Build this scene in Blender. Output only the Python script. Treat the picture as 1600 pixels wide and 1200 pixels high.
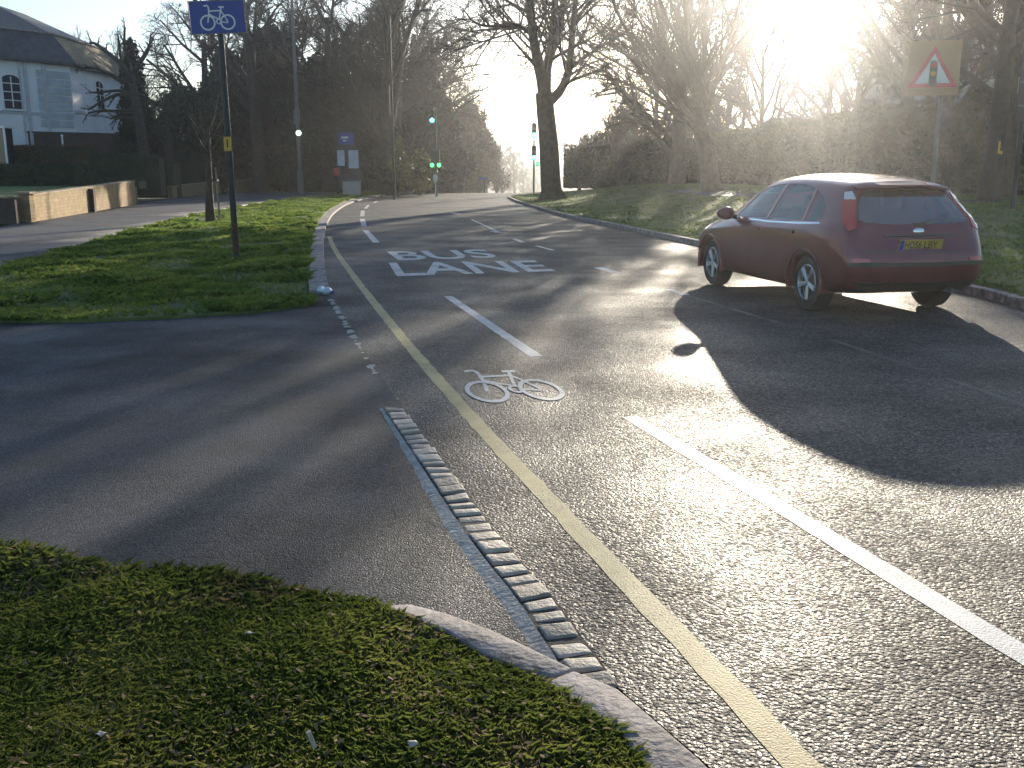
import bpy, bmesh, math, random
import numpy as np
from mathutils import Vector, Matrix
from mathutils.bvhtree import BVHTree
from mathutils.geometry import tessellate_polygon

for o in list(bpy.data.objects): bpy.data.objects.remove(o)
S = bpy.context.scene
COL = S.collection
rnd = random.Random(7)
nrg = np.random.default_rng(7)

# ------------------------------------------------------------------ camera, sky, sun, exposure
F, CH, HOR = 1505.0, 1.6, 270.0            # focal length in photo pixels, eye height, horizon row
PIT = math.atan((600 - HOR) / F)
cd = bpy.data.cameras.new('camera'); cam = bpy.data.objects.new('camera', cd); COL.objects.link(cam)
cd.sensor_width = 36.0; cd.lens = 36.0 * F / 1600.0; cd.clip_start = 0.05; cd.clip_end = 5000
cam.location = (0, 0, CH); cam.rotation_euler = (math.radians(90) - PIT, 0, 0)
S.camera = cam
SUN_EL, SUN_AZ = math.radians(12.5), math.radians(16.0)
W = bpy.data.worlds.new('World'); S.world = W; W.use_nodes = True
nt = W.node_tree; bg = nt.nodes['Background']
sky = nt.nodes.new('ShaderNodeTexSky'); sky.sky_type = 'NISHITA'; sky.sun_disc = False
sky.sun_elevation = SUN_EL; sky.sun_rotation = SUN_AZ
sky.air_density = 1.0; sky.dust_density = 0.7; sky.ozone_density = 2.5
nt.links.new(sky.outputs[0], bg.inputs[0]); bg.inputs[1].default_value = 0.11
sd = bpy.data.lights.new('sun', 'SUN'); sun = bpy.data.objects.new('sun', sd); COL.objects.link(sun)
sd.energy = 5.0; sd.angle = math.radians(0.5); sd.color = (1.0, 0.88, 0.70)
to_sun = Vector((math.sin(SUN_AZ) * math.cos(SUN_EL), math.cos(SUN_AZ) * math.cos(SUN_EL), math.sin(SUN_EL)))
sun.rotation_euler = to_sun.to_track_quat('Z', 'Y').to_euler(); sun.location = (20, 60, 60)
S.view_settings.view_transform = 'Standard'; S.view_settings.look = 'None'
S.view_settings.exposure = 1.02; S.view_settings.gamma = 1.0
S.view_settings.use_curve_mapping = False
S.cycles.use_denoising = True
S.cycles.max_bounces = 7; S.cycles.transparent_max_bounces = 16; S.cycles.volume_bounces = 0
S.cycles.sample_clamp_indirect = 6.0

# ------------------------------------------------------------------ planning helpers
def ray(x, y):
    u, v = (x - 800) / F, (600 - y) / F
    return u, math.cos(PIT) + v * math.sin(PIT), -math.sin(PIT) + v * math.cos(PIT)
def gp(x, y, z=0.0):
    a, b, c = ray(x, y); t = (z - CH) / c
    return Vector((a * t, b * t, z))
def at(x, y, Y):
    a, b, c = ray(x, y); t = Y / b
    return Vector((a * t, Y, CH + c * t))

# ------------------------------------------------------------------ materials
def mat(name, col, rough=0.8, var=0.0, scale=5.0, bump=0.0, bscale=None, col2=None, metal=0.0, spec=0.5, coat=0.0, emit=None, est=0.0, detail=4.0, objvar=0.0):
    m = bpy.data.materials.new(name); m.use_nodes = True
    t = m.node_tree; N, L = t.nodes, t.links
    b = N['Principled BSDF']
    b.inputs['Base Color'].default_value = (*col, 1); b.inputs['Roughness'].default_value = rough
    b.inputs['Metallic'].default_value = metal; b.inputs['Specular IOR Level'].default_value = spec
    b.inputs['Coat Weight'].default_value = coat; b.inputs['Coat Roughness'].default_value = 0.06
    if emit: b.inputs['Emission Color'].default_value = (*emit, 1); b.inputs['Emission Strength'].default_value = est
    tc = N.new('ShaderNodeTexCoord')
    if var > 0 or col2:
        nz = N.new('ShaderNodeTexNoise'); nz.inputs['Scale'].default_value = scale; nz.inputs['Detail'].default_value = detail
        L.new(tc.outputs['Object'], nz.inputs['Vector'])
        cr = N.new('ShaderNodeValToRGB'); cr.color_ramp.elements[0].position = .32; cr.color_ramp.elements[1].position = .68
        c2 = col2 or tuple(min(1, c * (1 + var)) for c in col)
        c1 = col if col2 else tuple(c * (1 - var) for c in col)
        cr.color_ramp.elements[0].color = (*c1, 1); cr.color_ramp.elements[1].color = (*c2, 1)
        L.new(nz.outputs['Fac'], cr.inputs['Fac']); L.new(cr.outputs['Color'], b.inputs['Base Color'])
    if bump > 0:
        nb = N.new('ShaderNodeTexNoise'); nb.inputs['Scale'].default_value = bscale or scale * 4; nb.inputs['Detail'].default_value = 5
        L.new(tc.outputs['Object'], nb.inputs['Vector'])
        bp = N.new('ShaderNodeBump'); bp.inputs['Strength'].default_value = 1.0; bp.inputs['Distance'].default_value = bump
        L.new(nb.outputs['Fac'], bp.inputs['Height']); L.new(bp.outputs['Normal'], b.inputs['Normal'])
    return m

def asphalt(name, dark, light, chip, bumpd, rough, patch=0.35, gap=0.45, spec=.4):
    m = bpy.data.materials.new(name); m.use_nodes = True
    t = m.node_tree; N, L = t.nodes, t.links; b = N['Principled BSDF']
    tc = N.new('ShaderNodeTexCoord')
    v1 = N.new('ShaderNodeTexVoronoi'); v1.inputs['Scale'].default_value = chip; v1.inputs['Randomness'].default_value = 1.0
    L.new(tc.outputs['Object'], v1.inputs['Vector'])
    hsv = N.new('ShaderNodeSeparateColor'); L.new(v1.outputs['Color'], hsv.inputs['Color'])
    cr = N.new('ShaderNodeValToRGB'); e = cr.color_ramp.elements
    e[0].position = 0.0; e[0].color = (*dark, 1); e[1].position = 1.0; e[1].color = (*light, 1)
    k = e.new(0.75); k.color = tuple((a * .6 + c * .4) for a, c in zip(dark, light)) + (1,)
    L.new(hsv.outputs['Red'], cr.inputs['Fac'])
    # dark bitumen between the chips
    mr = N.new('ShaderNodeMapRange'); mr.inputs['From Min'].default_value = gap; mr.inputs['From Max'].default_value = gap + .25
    mr.inputs['To Min'].default_value = 1.0; mr.inputs['To Max'].default_value = 0.35
    L.new(v1.outputs['Distance'], mr.inputs['Value'])
    mx = N.new('ShaderNodeMix'); mx.data_type = 'RGBA'; mx.blend_type = 'MULTIPLY'; mx.inputs['Factor'].default_value = 1.0
    L.new(cr.outputs['Color'], mx.inputs['A']); L.new(mr.outputs['Result'], mx.inputs['B'])
    # worn and oily patches
    nz = N.new('ShaderNodeTexNoise'); nz.inputs['Scale'].default_value = 0.55; nz.inputs['Detail'].default_value = 9; nz.inputs['Roughness'].default_value = .68
    L.new(tc.outputs['Object'], nz.inputs['Vector'])
    mp = N.new('ShaderNodeMapRange'); mp.inputs['From Min'].default_value = .40; mp.inputs['From Max'].default_value = .60
    mp.inputs['To Min'].default_value = 1 - patch; mp.inputs['To Max'].default_value = 1 + patch * .6
    L.new(nz.outputs['Fac'], mp.inputs['Value'])
    m2 = N.new('ShaderNodeMix'); m2.data_type = 'RGBA'; m2.blend_type = 'MULTIPLY'; m2.inputs['Factor'].default_value = 1.0
    L.new(mx.outputs['Result'], m2.inputs['A']); L.new(mp.outputs['Result'], m2.inputs['B'])
    L.new(m2.outputs['Result'], b.inputs['Base Color'])
    mr2 = N.new('ShaderNodeMapRange'); mr2.inputs['To Min'].default_value = rough - .12; mr2.inputs['To Max'].default_value = rough + .2
    L.new(hsv.outputs['Green'], mr2.inputs['Value'])
    nr = N.new('ShaderNodeTexNoise'); nr.inputs['Scale'].default_value = 0.8; nr.inputs['Detail'].default_value = 5; L.new(tc.outputs['Object'], nr.inputs['Vector'])
    mr3 = N.new('ShaderNodeMapRange'); mr3.inputs['From Min'].default_value = .38; mr3.inputs['From Max'].default_value = .62; mr3.inputs['To Min'].default_value = -.07; mr3.inputs['To Max'].default_value = .13; L.new(nr.outputs['Fac'], mr3.inputs['Value'])
    adr = N.new('ShaderNodeMath'); L.new(mr2.outputs['Result'], adr.inputs[0]); L.new(mr3.outputs['Result'], adr.inputs[1]); L.new(adr.outputs[0], b.inputs['Roughness'])
    # chips stand proud, each tilted a little
    inv = N.new('ShaderNodeMath'); inv.operation = 'MULTIPLY_ADD'; inv.inputs[1].default_value = -1.0; inv.inputs[2].default_value = 1.0
    L.new(v1.outputs['Distance'], inv.inputs[0])
    ad = N.new('ShaderNodeMath'); ad.operation = 'MULTIPLY_ADD'; ad.inputs[1].default_value = 0.6
    L.new(hsv.outputs['Blue'], ad.inputs[0]); L.new(inv.outputs[0], ad.inputs[2])
    n3 = N.new('ShaderNodeTexNoise'); n3.inputs['Scale'].default_value = chip * 1.7; n3.inputs['Detail'].default_value = 2
    L.new(tc.outputs['Object'], n3.inputs['Vector'])
    ad2 = N.new('ShaderNodeMath'); ad2.operation = 'MULTIPLY_ADD'; ad2.inputs[1].default_value = 0.7
    L.new(n3.outputs['Fac'], ad2.inputs[0]); L.new(ad.outputs[0], ad2.inputs[2])
    bp = N.new('ShaderNodeBump'); bp.inputs['Strength'].default_value = 1.0; bp.inputs['Distance'].default_value = bumpd
    L.new(ad2.outputs[0], bp.inputs['Height']); L.new(bp.outputs['Normal'], b.inputs['Normal'])
    b.inputs['Specular IOR Level'].default_value = spec
    return m

def worn_paint(name, c1, c2, under, wear=.5):
    m = mat(name, c1, .62, col2=c2, scale=7, bump=.0025, bscale=120, detail=9); t = m.node_tree; N, L = t.nodes, t.links; b = N['Principled BSDF']
    src = b.inputs['Base Color'].links[0].from_socket
    tc = N.new('ShaderNodeTexCoord'); n1 = N.new('ShaderNodeTexNoise'); n1.inputs['Scale'].default_value = 55; n1.inputs['Detail'].default_value = 6; n1.inputs['Roughness'].default_value = .7; L.new(tc.outputs['Object'], n1.inputs['Vector'])
    n2 = N.new('ShaderNodeTexNoise'); n2.inputs['Scale'].default_value = 1.7; n2.inputs['Detail'].default_value = 3; L.new(tc.outputs['Object'], n2.inputs['Vector'])
    ma = N.new('ShaderNodeMath'); ma.operation = 'MULTIPLY_ADD'; ma.inputs[1].default_value = .45; L.new(n2.outputs['Fac'], ma.inputs[0]); L.new(n1.outputs['Fac'], ma.inputs[2])
    mr = N.new('ShaderNodeMapRange'); mr.inputs['From Min'].default_value = 1.0 - wear * .42; mr.inputs['From Max'].default_value = 1.06 - wear * .42; L.new(ma.outputs[0], mr.inputs['Value'])
    mx = N.new('ShaderNodeMix'); mx.data_type = 'RGBA'; L.new(mr.outputs[0], mx.inputs['Factor']); L.new(src, mx.inputs['A']); mx.inputs['B'].default_value = (*under, 1); L.new(mx.outputs['Result'], b.inputs['Base Color'])
    b.inputs['Specular IOR Level'].default_value = .3
    return m

def grass_mat(name, c1, c2, c3):
    m = bpy.data.materials.new(name); m.use_nodes = True
    t = m.node_tree; N, L = t.nodes, t.links; b = N['Principled BSDF']
    tc = N.new('ShaderNodeTexCoord'); nz = N.new('ShaderNodeTexNoise'); nz.inputs['Scale'].default_value = 1.3; nz.inputs['Detail'].default_value = 9; nz.inputs['Roughness'].default_value = .75
    L.new(tc.outputs['Object'], nz.inputs['Vector'])
    cr = N.new('ShaderNodeValToRGB'); e = cr.color_ramp.elements
    e[0].position = .36; e[0].color = (*c1, 1); e[1].position = .66; e[1].color = (*c2, 1); k = e.new(.5); k.color = (*c3, 1)
    L.new(nz.outputs['Fac'], cr.inputs['Fac']); L.new(cr.outputs['Color'], b.inputs['Base Color'])
    b.inputs['Roughness'].default_value = .7; b.inputs['Specular IOR Level'].default_value = .25
    # thin blades let sunlight through
    tr = N.new('ShaderNodeBsdfTranslucent'); L.new(cr.outputs['Color'], tr.inputs['Color'])
    ms = N.new('ShaderNodeMixShader'); ms.inputs[0].default_value = .55
    L.new(b.outputs[0], ms.inputs[1]); L.new(tr.outputs[0], ms.inputs[2]); L.new(ms.outputs[0], N['Material Output'].inputs['Surface'])
    return m

def glass_mat(name, tint=(.75, .8, .82), refl=(.9, .95, 1.0), fres=1.5):
    m = bpy.data.materials.new(name); m.use_nodes = True
    t = m.node_tree; N, L = t.nodes, t.links; N.remove(N['Principled BSDF'])
    tr = N.new('ShaderNodeBsdfTransparent'); tr.inputs[0].default_value = (*tint, 1)
    gl = N.new('ShaderNodeBsdfGlossy'); gl.inputs['Roughness'].default_value = .03; gl.inputs['Color'].default_value = (*refl, 1)
    fr = N.new('ShaderNodeFresnel'); fr.inputs['IOR'].default_value = fres
    ms = N.new('ShaderNodeMixShader'); L.new(fr.outputs[0], ms.inputs[0]); L.new(tr.outputs[0], ms.inputs[1]); L.new(gl.outputs[0], ms.inputs[2])
    L.new(ms.outputs[0], N['Material Output'].inputs['Surface'])
    return m

def brick_mat(name, c1, c2, mortar, scale, bw=.45, rh=.15, msize=.03):
    m = mat(name, c1, .9); t = m.node_tree; N, L = t.nodes, t.links; b = N['Principled BSDF']
    tc = N.new('ShaderNodeTexCoord')
    mp = N.new('ShaderNodeMapping'); mp.inputs['Rotation'].default_value = (math.radians(90), 0, 0)
    L.new(tc.outputs['Object'], mp.inputs['Vector'])
    br = N.new('ShaderNodeTexBrick'); br.inputs['Color1'].default_value = (*c1, 1); br.inputs['Color2'].default_value = (*c2, 1); br.inputs['Mortar'].default_value = (*mortar, 1)
    br.inputs['Scale'].default_value = scale; br.inputs['Mortar Size'].default_value = msize; br.inputs['Brick Width'].default_value = bw; br.inputs['Row Height'].default_value = rh
    L.new(mp.outputs[0], br.inputs['Vector'])
    nz = N.new('ShaderNodeTexNoise'); nz.inputs['Scale'].default_value = 3.0; nz.inputs['Detail'].default_value = 6; L.new(tc.outputs['Object'], nz.inputs['Vector'])
    mr = N.new('ShaderNodeMapRange'); mr.inputs['To Min'].default_value = .5; mr.inputs['To Max'].default_value = 1.5; L.new(nz.outputs['Fac'], mr.inputs['Value'])
    mx = N.new('ShaderNodeMix'); mx.data_type = 'RGBA'; mx.blend_type = 'MULTIPLY'; mx.inputs['Factor'].default_value = 1
    L.new(br.outputs['Color'], mx.inputs['A']); L.new(mr.outputs[0], mx.inputs['B']); L.new(mx.outputs['Result'], b.inputs['Base Color'])
    bp = N.new('ShaderNodeBump'); bp.inputs['Distance'].default_value = .02; L.new(nz.outputs['Fac'], bp.inputs['Height']); L.new(bp.outputs[0], b.inputs['Normal'])
    return m

M = {}
M['road'] = asphalt('road_asphalt', (.020, .020, .022), (.22, .20, .185), 74, .005, .56, patch=.45, spec=.22)
M['drive'] = asphalt('driveway_asphalt', (.022, .024, .032), (.092, .097, .112), 120, .0032, .66, patch=.62, spec=.3)
M['path'] = asphalt('path_asphalt', (.045, .045, .052), (.13, .13, .14), 60, .003, .7, patch=.3)
M['kerb'] = mat('granite_kerb', (.11, .095, .09), .8, col2=(.33, .29, .28), scale=9, bump=.009, bscale=30, detail=12)
M['sett'] = mat('granite_sett', (.38, .31, .24), .7, col2=(.60, .51, .41), scale=14, bump=.008, bscale=40, detail=7)
_t = M['sett'].node_tree; _b = _t.nodes['Principled BSDF']; _src = _b.inputs['Base Color'].links[0].from_socket
_oi = _t.nodes.new('ShaderNodeObjectInfo'); _mr = _t.nodes.new('ShaderNodeMapRange'); _mr.inputs['To Min'].default_value = .5; _mr.inputs['To Max'].default_value = 1.1; _t.links.new(_oi.outputs['Random'], _mr.inputs['Value'])
_mx = _t.nodes.new('ShaderNodeMix'); _mx.data_type = 'RGBA'; _mx.blend_type = 'MULTIPLY'; _mx.inputs['Factor'].default_value = 1; _t.links.new(_src, _mx.inputs['A']); _t.links.new(_mr.outputs[0], _mx.inputs['B']); _t.links.new(_mx.outputs['Result'], _b.inputs['Base Color'])
M['joint'] = mat('dark_joint', (.05, .045, .04), .95, var=.4, scale=20, bump=.004)
M['concrete'] = mat('worn_concrete', (.26, .25, .235), .85, col2=(.42, .40, .37), scale=14, bump=.006, bscale=50)
M['white_paint'] = worn_paint('white_road_paint', (.44, .43, .42), (.64, .63, .61), (.12, .11, .10), .5)
M['shaded_worn_paint'] = worn_paint('shaded_worn_road_paint', (.10, .10, .10), (.20, .20, .20), (.05, .05, .05), .8)  # worn white paint, its colour darkened for dashes in the car's shadow
M['yellow_paint'] = worn_paint('yellow_road_paint', (.34, .27, .115), (.46, .38, .18), (.12, .10, .07), .45)
M['soil'] = mat('verge_soil', (.022, .02, .012), .95, col2=(.05, .055, .02), scale=9, bump=.03, bscale=25)
M['turf'] = mat('verge_turf', (.05, .075, .015), .9, col2=(.13, .15, .035), scale=1.1, bump=.05, bscale=16, detail=9)
M['lawn'] = mat('lawn_turf', (.07, .115, .02), .9, col2=(.14, .18, .04), scale=1.5, bump=.02, bscale=30)
M['earth'] = mat('ground_earth', (.05, .055, .02), .95, col2=(.1, .1, .04), scale=.15, bump=.05, bscale=3)
M['blade'] = grass_mat('grass_blades', (.032, .048, .011), (.23, .23, .055), (.088, .115, .024))
M['straw'] = grass_mat('straw_blades', (.10, .08, .035), (.32, .26, .13), (.18, .15, .07))
M['blade2'] = grass_mat('grass_blades_bright', (.05, .095, .016), (.27, .29, .075), (.125, .19, .038))
M['dead'] = mat('dead_leaf', (.07, .042, .022), .9, col2=(.25, .18, .10), scale=9, spec=.12)
M['litter'] = mat('pale_litter', (.36, .34, .31), .7, var=.25, scale=60)
M['bark'] = mat('dark_bark', (.024, .019, .015), .9, col2=(.055, .044, .032), scale=6, bump=.03, bscale=14)
M['bark2'] = mat('brown_bark', (.05, .036, .024), .9, col2=(.105, .075, .046), scale=5, bump=.03, bscale=14)
M['twig'] = mat('twigs', (.028, .022, .018), .85, var=.3, scale=1.2)
M['twig2'] = mat('pale_twigs', (.055, .042, .03), .85, var=.3, scale=.8)
M['ever'] = mat('evergreen_leaves', (.008, .017, .006), .6, col2=(.035, .045, .014), scale=.7, detail=6)
M['ever2'] = mat('brown_green_leaves', (.03, .034, .014), .65, col2=(.10, .08, .03), scale=.6, detail=6)
M['conif'] = mat('conifer_needles', (.010, .018, .009), .7, col2=(.030, .036, .016), scale=.9, detail=6)
M['hedge'] = mat('hedge_leaves', (.010, .022, .007), .7, col2=(.035, .05, .015), scale=1.4, detail=7)
M['shrubl'] = mat('yellow_shrub_leaves', (.09, .085, .02), .6, col2=(.26, .22, .06), scale=1.0, detail=6)
M['stone'] = brick_mat('buff_stone_wall', (.38, .27, .13), (.27, .18, .085), (.25, .18, .10), 1.0, .29, .11, .014)
M['coping'] = mat('wall_coping', (.30, .23, .14), .85, var=.3, scale=6, bump=.02)
M['dkbrick'] = brick_mat('dark_brick_wall', (.10, .055, .04), (.07, .045, .035), (.07, .06, .05), 1.0, .23, .08, .012)
M['render_w'] = mat('white_render', (.74, .75, .76), .85, col2=(.84, .84, .84), scale=.8, bump=.004, bscale=20)
M['slate'] = mat('roof_slate', (.035, .037, .045), .6, col2=(.075, .075, .08), scale=3, bump=.02, bscale=9)
M['slate_lit'] = mat('sunlit_slate', (.13, .105, .055), .8, col2=(.22, .17, .09), scale=2.5, bump=.02, bscale=9)  # lighter brownish roof colour, sunlight painted in for the lit side
M['facade'] = mat('drab_facade', (.34, .33, .34), .85, col2=(.44, .42, .42), scale=.6)
M['window'] = mat('dark_window', (.03, .035, .045), .12, spec=.8)
M['white'] = mat('white_paintwork', (.75, .75, .74), .5)
M['pole'] = mat('black_pole', (.018, .02, .022), .45, var=.3, scale=8)
M['galv'] = mat('grey_pole', (.12, .12, .115), .5, var=.25, scale=6)
M['rust'] = mat('rusty_paint', (.12, .05, .025), .8, col2=(.05, .03, .025), scale=14)
M['blue'] = mat('blue_sign_face', (.014, .035, .24), .4, var=.08, scale=8)
M['signback'] = mat('sign_back', (.10, .07, .06), .6, var=.2, scale=4)
M['signw'] = mat('sign_white', (.62, .62, .58), .4)
M['signr'] = mat('sign_red', (.42, .02, .03), .4)
M['signo'] = mat('sign_amber_board', (.38, .215, .10), .5)
M['black'] = mat('black_plastic', (.012, .012, .013), .4)
M['amber'] = mat('amber_lens', (.5, .25, .02), .3)
M['yellow_pl'] = mat('yellow_plate', (.55, .34, .03), .5, var=.12, scale=30)
M['car'] = mat('dark_red_paint', (.125, .009, .019), .30, var=.12, scale=3, metal=.4, coat=1.0)
M['car'].node_tree.nodes['Principled BSDF'].inputs['Coat Roughness'].default_value = .07
M['rubber'] = mat('tyre_rubber', (.016, .016, .017), .75, var=.2, scale=20)
M['alloy'] = mat('alloy_rim', (.55, .56, .58), .3, metal=.9)
M['chrome'] = mat('chrome', (.75, .76, .78), .12, metal=1.0)
M['tail'] = mat('tail_lamp_red', (.42, .012, .02), .15, coat=1.0)
M['tailw'] = mat('tail_lamp_clear', (.72, .68, .68), .15, coat=1.0)
M['plate_y'] = mat('plate_yellow', (.46, .32, .05), .4)
M['glass'] = glass_mat('car_glass', (.92, .95, .96), fres=1.7)
M['rglass'] = glass_mat('rear_glass', (.30, .34, .38), fres=3.0)
M['seat'] = mat('car_seat_cloth', (.04, .04, .045), .9, var=.2, scale=20)
M['cab'] = mat('bus_shelter_frame', (.03, .035, .05), .5)
M['panel'] = mat('pale_panel', (.42, .46, .55), .4, var=.15, scale=3)
M['red'] = mat('red_paint', (.5, .03, .03), .5)
M['lampgreen'] = mat('green_signal_lens', (.02, .3, .22), .3, emit=(.03, 1.0, .80), est=26.0)
M['lampgreen2'] = mat('green_arrow_lens', (.02, .3, .05), .3, emit=(.05, 1.0, .16), est=3)
M['lampwhite'] = mat('lit_lamp', (.6, .8, .7), .3, emit=(.6, 1.0, .8), est=2.0)
M['bottle'] = mat('pale_blue_plastic', (.38, .46, .54), .22, spec=.6, coat=.5)
M['haze_hill'] = mat('far_woods', (.05, .055, .05), 1.0, var=.3, scale=.02)

# ------------------------------------------------------------------ mesh helpers
class MB:
    def __init__(s): s.v = []; s.f = []
    def add(s, vs, fs):
        n = len(s.v); s.v.extend(tuple(v) for v in vs); s.f.extend(tuple(i + n for i in f) for f in fs)
    def box(s, c, sz, rz=0.0, mtx=None):
        x, y, z = (a / 2 for a in sz); R = mtx or Matrix.Rotation(rz, 3, 'Z'); c = Vector(c)
        vs = [c + R @ Vector((i * x, j * y, k * z)) for i in (-1, 1) for j in (-1, 1) for k in (-1, 1)]
        s.add(vs, [(0, 1, 3, 2), (4, 6, 7, 5), (0, 4, 5, 1), (2, 3, 7, 6), (0, 2, 6, 4), (1, 5, 7, 3)])
    def tube(s, pts, rad, n=6, cap=True):
        pts = [Vector(p) for p in pts]
        d0 = (pts[1] - pts[0]).normalized()
        a = d0.orthogonal().normalized(); rings = []
        base = len(s.v)
        for i, p in enumerate(pts):
            d = (pts[min(i + 1, len(pts) - 1)] - pts[max(i - 1, 0)])
            d = d.normalized() if d.length > 1e-9 else d0
            a = (a - d * a.dot(d)); a = a.normalized() if a.length > 1e-6 else d.orthogonal().normalized()
            b = d.cross(a); r = rad[i]
            for k in range(n):
                t = 2 * math.pi * k / n
                s.v.append(tuple(p + a * (math.cos(t) * r) + b * (math.sin(t) * r)))
        for i in range(len(pts) - 1):
            o = base + i * n
            for k in range(n):
                k2 = (k + 1) % n
                s.f.append((o + k, o + k2, o + n + k2, o + n + k))
        if cap:
            s.f.append(tuple(base + k for k in reversed(range(n))))
            o = base + (len(pts) - 1) * n; s.f.append(tuple(o + k for k in range(n)))
    def prism(s, poly, z0, z1, fn=None):          # polygon (x,y) extruded in z; fn maps to world
        n = len(poly); fn = fn or (lambda p: p)
        vs = [fn(Vector((p[0], p[1], z0))) for p in poly] + [fn(Vector((p[0], p[1], z1))) for p in poly]
        fs = [tuple(reversed(range(n))), tuple(range(n, 2 * n))] + [(i, (i + 1) % n, n + (i + 1) % n, n + i) for i in range(n)]
        s.add(vs, fs)
    def lathe(s, prof, n=16, mtx=None, c=(0, 0, 0)):  # prof: (r,z)
        mtx = mtx or Matrix.Identity(3); c = Vector(c); base = len(s.v); m = len(prof)
        for r, z in prof:
            for k in range(n):
                t = 2 * math.pi * k / n
                s.v.append(tuple(c + mtx @ Vector((r * math.cos(t), r * math.sin(t), z))))
        for i in range(m - 1):
            for k in range(n):
                k2 = (k + 1) % n
                s.f.append((base + i * n + k, base + i * n + k2, base + (i + 1) * n + k2, base + (i + 1) * n + k))
        s.f.append(tuple(base + k for k in reversed(range(n)))); s.f.append(tuple(base + (m - 1) * n + k for k in range(n)))

def link(name, me, parent=None):
    o = bpy.data.objects.new(name, me); COL.objects.link(o)
    if parent: o.parent = parent
    return o
def mk(name, mb, m, parent=None, smooth=False, bevel=0.0, auto=None):
    me = bpy.data.meshes.new(name); me.from_pydata(mb.v, [], mb.f); me.update()
    if bevel > 0:
        bm = bmesh.new(); bm.from_mesh(me)
        bmesh.ops.bevel(bm, geom=bm.edges[:], offset=bevel, segments=2, affect='EDGES', profile=.5)
        bm.to_mesh(me); bm.free()
    bm = bmesh.new(); bm.from_mesh(me); bmesh.ops.recalc_face_normals(bm, faces=bm.faces[:]); bm.to_mesh(me); bm.free()
    me.materials.append(m)
    if smooth: me.polygons.foreach_set('use_smooth', [True] * len(me.polygons))
    if auto is not None: me.set_sharp_from_angle(angle=math.radians(auto))
    return link(name, me, parent)
def empty(name, loc=(0, 0, 0), rz=0.0):
    o = bpy.data.objects.new(name, None); COL.objects.link(o); o.location = loc; o.rotation_euler = (0, 0, rz); o.empty_display_size = .2
    return o
def tag(o, label=None, cat=None, group=None, kind=None):
    if label: o['label'] = label
    if cat: o['category'] = cat
    if group: o['group'] = group
    if kind: o['kind'] = kind
    return o
def copy_tree(o, parent=None):
    c = o.copy(); COL.objects.link(c); c.parent = parent
    for ch in list(o.children): copy_tree(ch, c)
    return c

def sheet(poly, step, hf, drop=None):
    """polygon in plan, cut to a grid, heights from hf; drop: skirt depth"""
    bm = bmesh.new()
    vs = [bm.verts.new((p[0], p[1], 0)) for p in poly]
    tri = tessellate_polygon([[Vector((p[0], p[1], 0)) for p in poly]])
    for t in tri:
        try: bm.faces.new([vs[i] for i in t])
        except ValueError: pass
    xs = [p[0] for p in poly]; ys = [p[1] for p in poly]
    for ax, lo, hi in ((0, min(xs), max(xs)), (1, min(ys), max(ys))):
        c = lo + step
        while c < hi:
            no = (1, 0, 0) if ax == 0 else (0, 1, 0); co = (c, 0, 0) if ax == 0 else (0, c, 0)
            bmesh.ops.bisect_plane(bm, geom=bm.verts[:] + bm.edges[:] + bm.faces[:], plane_co=co, plane_no=no)
            c += step
    bmesh.ops.recalc_face_normals(bm, faces=bm.faces[:])
    for f in bm.faces:
        if f.normal.z < 0: f.normal_flip()
    if drop:
        be = [e for e in bm.edges if e.is_boundary]
        r = bmesh.ops.extrude_edge_only(bm, edges=be)
        nv = [g for g in r['geom'] if isinstance(g, bmesh.types.BMVert)]
        for v in bm.verts: v.co.z = hf(v.co.x, v.co.y)
        for v in nv: v.co.z -= drop
    else:
        for v in bm.verts: v.co.z = hf(v.co.x, v.co.y)
    return bm
def mkbm(name, bm, m, parent=None, smooth=True):
    me = bpy.data.meshes.new(name); bm.to_mesh(me); bm.free(); me.materials.append(m)
    if smooth: me.polygons.foreach_set('use_smooth', [True] * len(me.polygons))
    return link(name, me, parent)

def inpoly(px, py, poly):
    px = np.asarray(px); py = np.asarray(py); ins = np.zeros(px.shape, bool); n = len(poly)
    for i in range(n):
        x1, y1 = poly[i][0], poly[i][1]; x2, y2 = poly[(i + 1) % n][0], poly[(i + 1) % n][1]
        c = ((y1 > py) != (y2 > py)) & (px < (x2 - x1) * (py - y1) / ((y2 - y1) if y2 != y1 else 1e-9) + x1)
        ins ^= c
    return ins
def resample(pts, step):
    pts = [Vector(p) for p in pts]; out = [pts[0].copy()]
    for a, b in zip(pts, pts[1:]):
        n = max(1, int((b - a).length / step))
        for i in range(1, n + 1): out.append(a.lerp(b, i / n))
    return out
def smooth_line(pts, it=2):
    pts = [Vector(p) for p in pts]
    for _ in range(it):
        o = [pts[0]]
        for a, b in zip(pts, pts[1:]): o += [a.lerp(b, .25), a.lerp(b, .75)]
        o.append(pts[-1]); pts = o
    return pts
def offset_line(pts, d):                      # to the left of travel for d>0
    out = []
    for i, p in enumerate(pts):
        t = (pts[min(i + 1, len(pts) - 1)] - pts[max(i - 1, 0)]); t.z = 0; t.normalize()
        out.append(p + Vector((-t.y, t.x, 0)) * d)
    return out
def crest(y):
    d = max(0.0, y - 72.0)
    return -(0.0006 * d * d if d < 30 else 0.54 + 0.036 * (d - 30))
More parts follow.
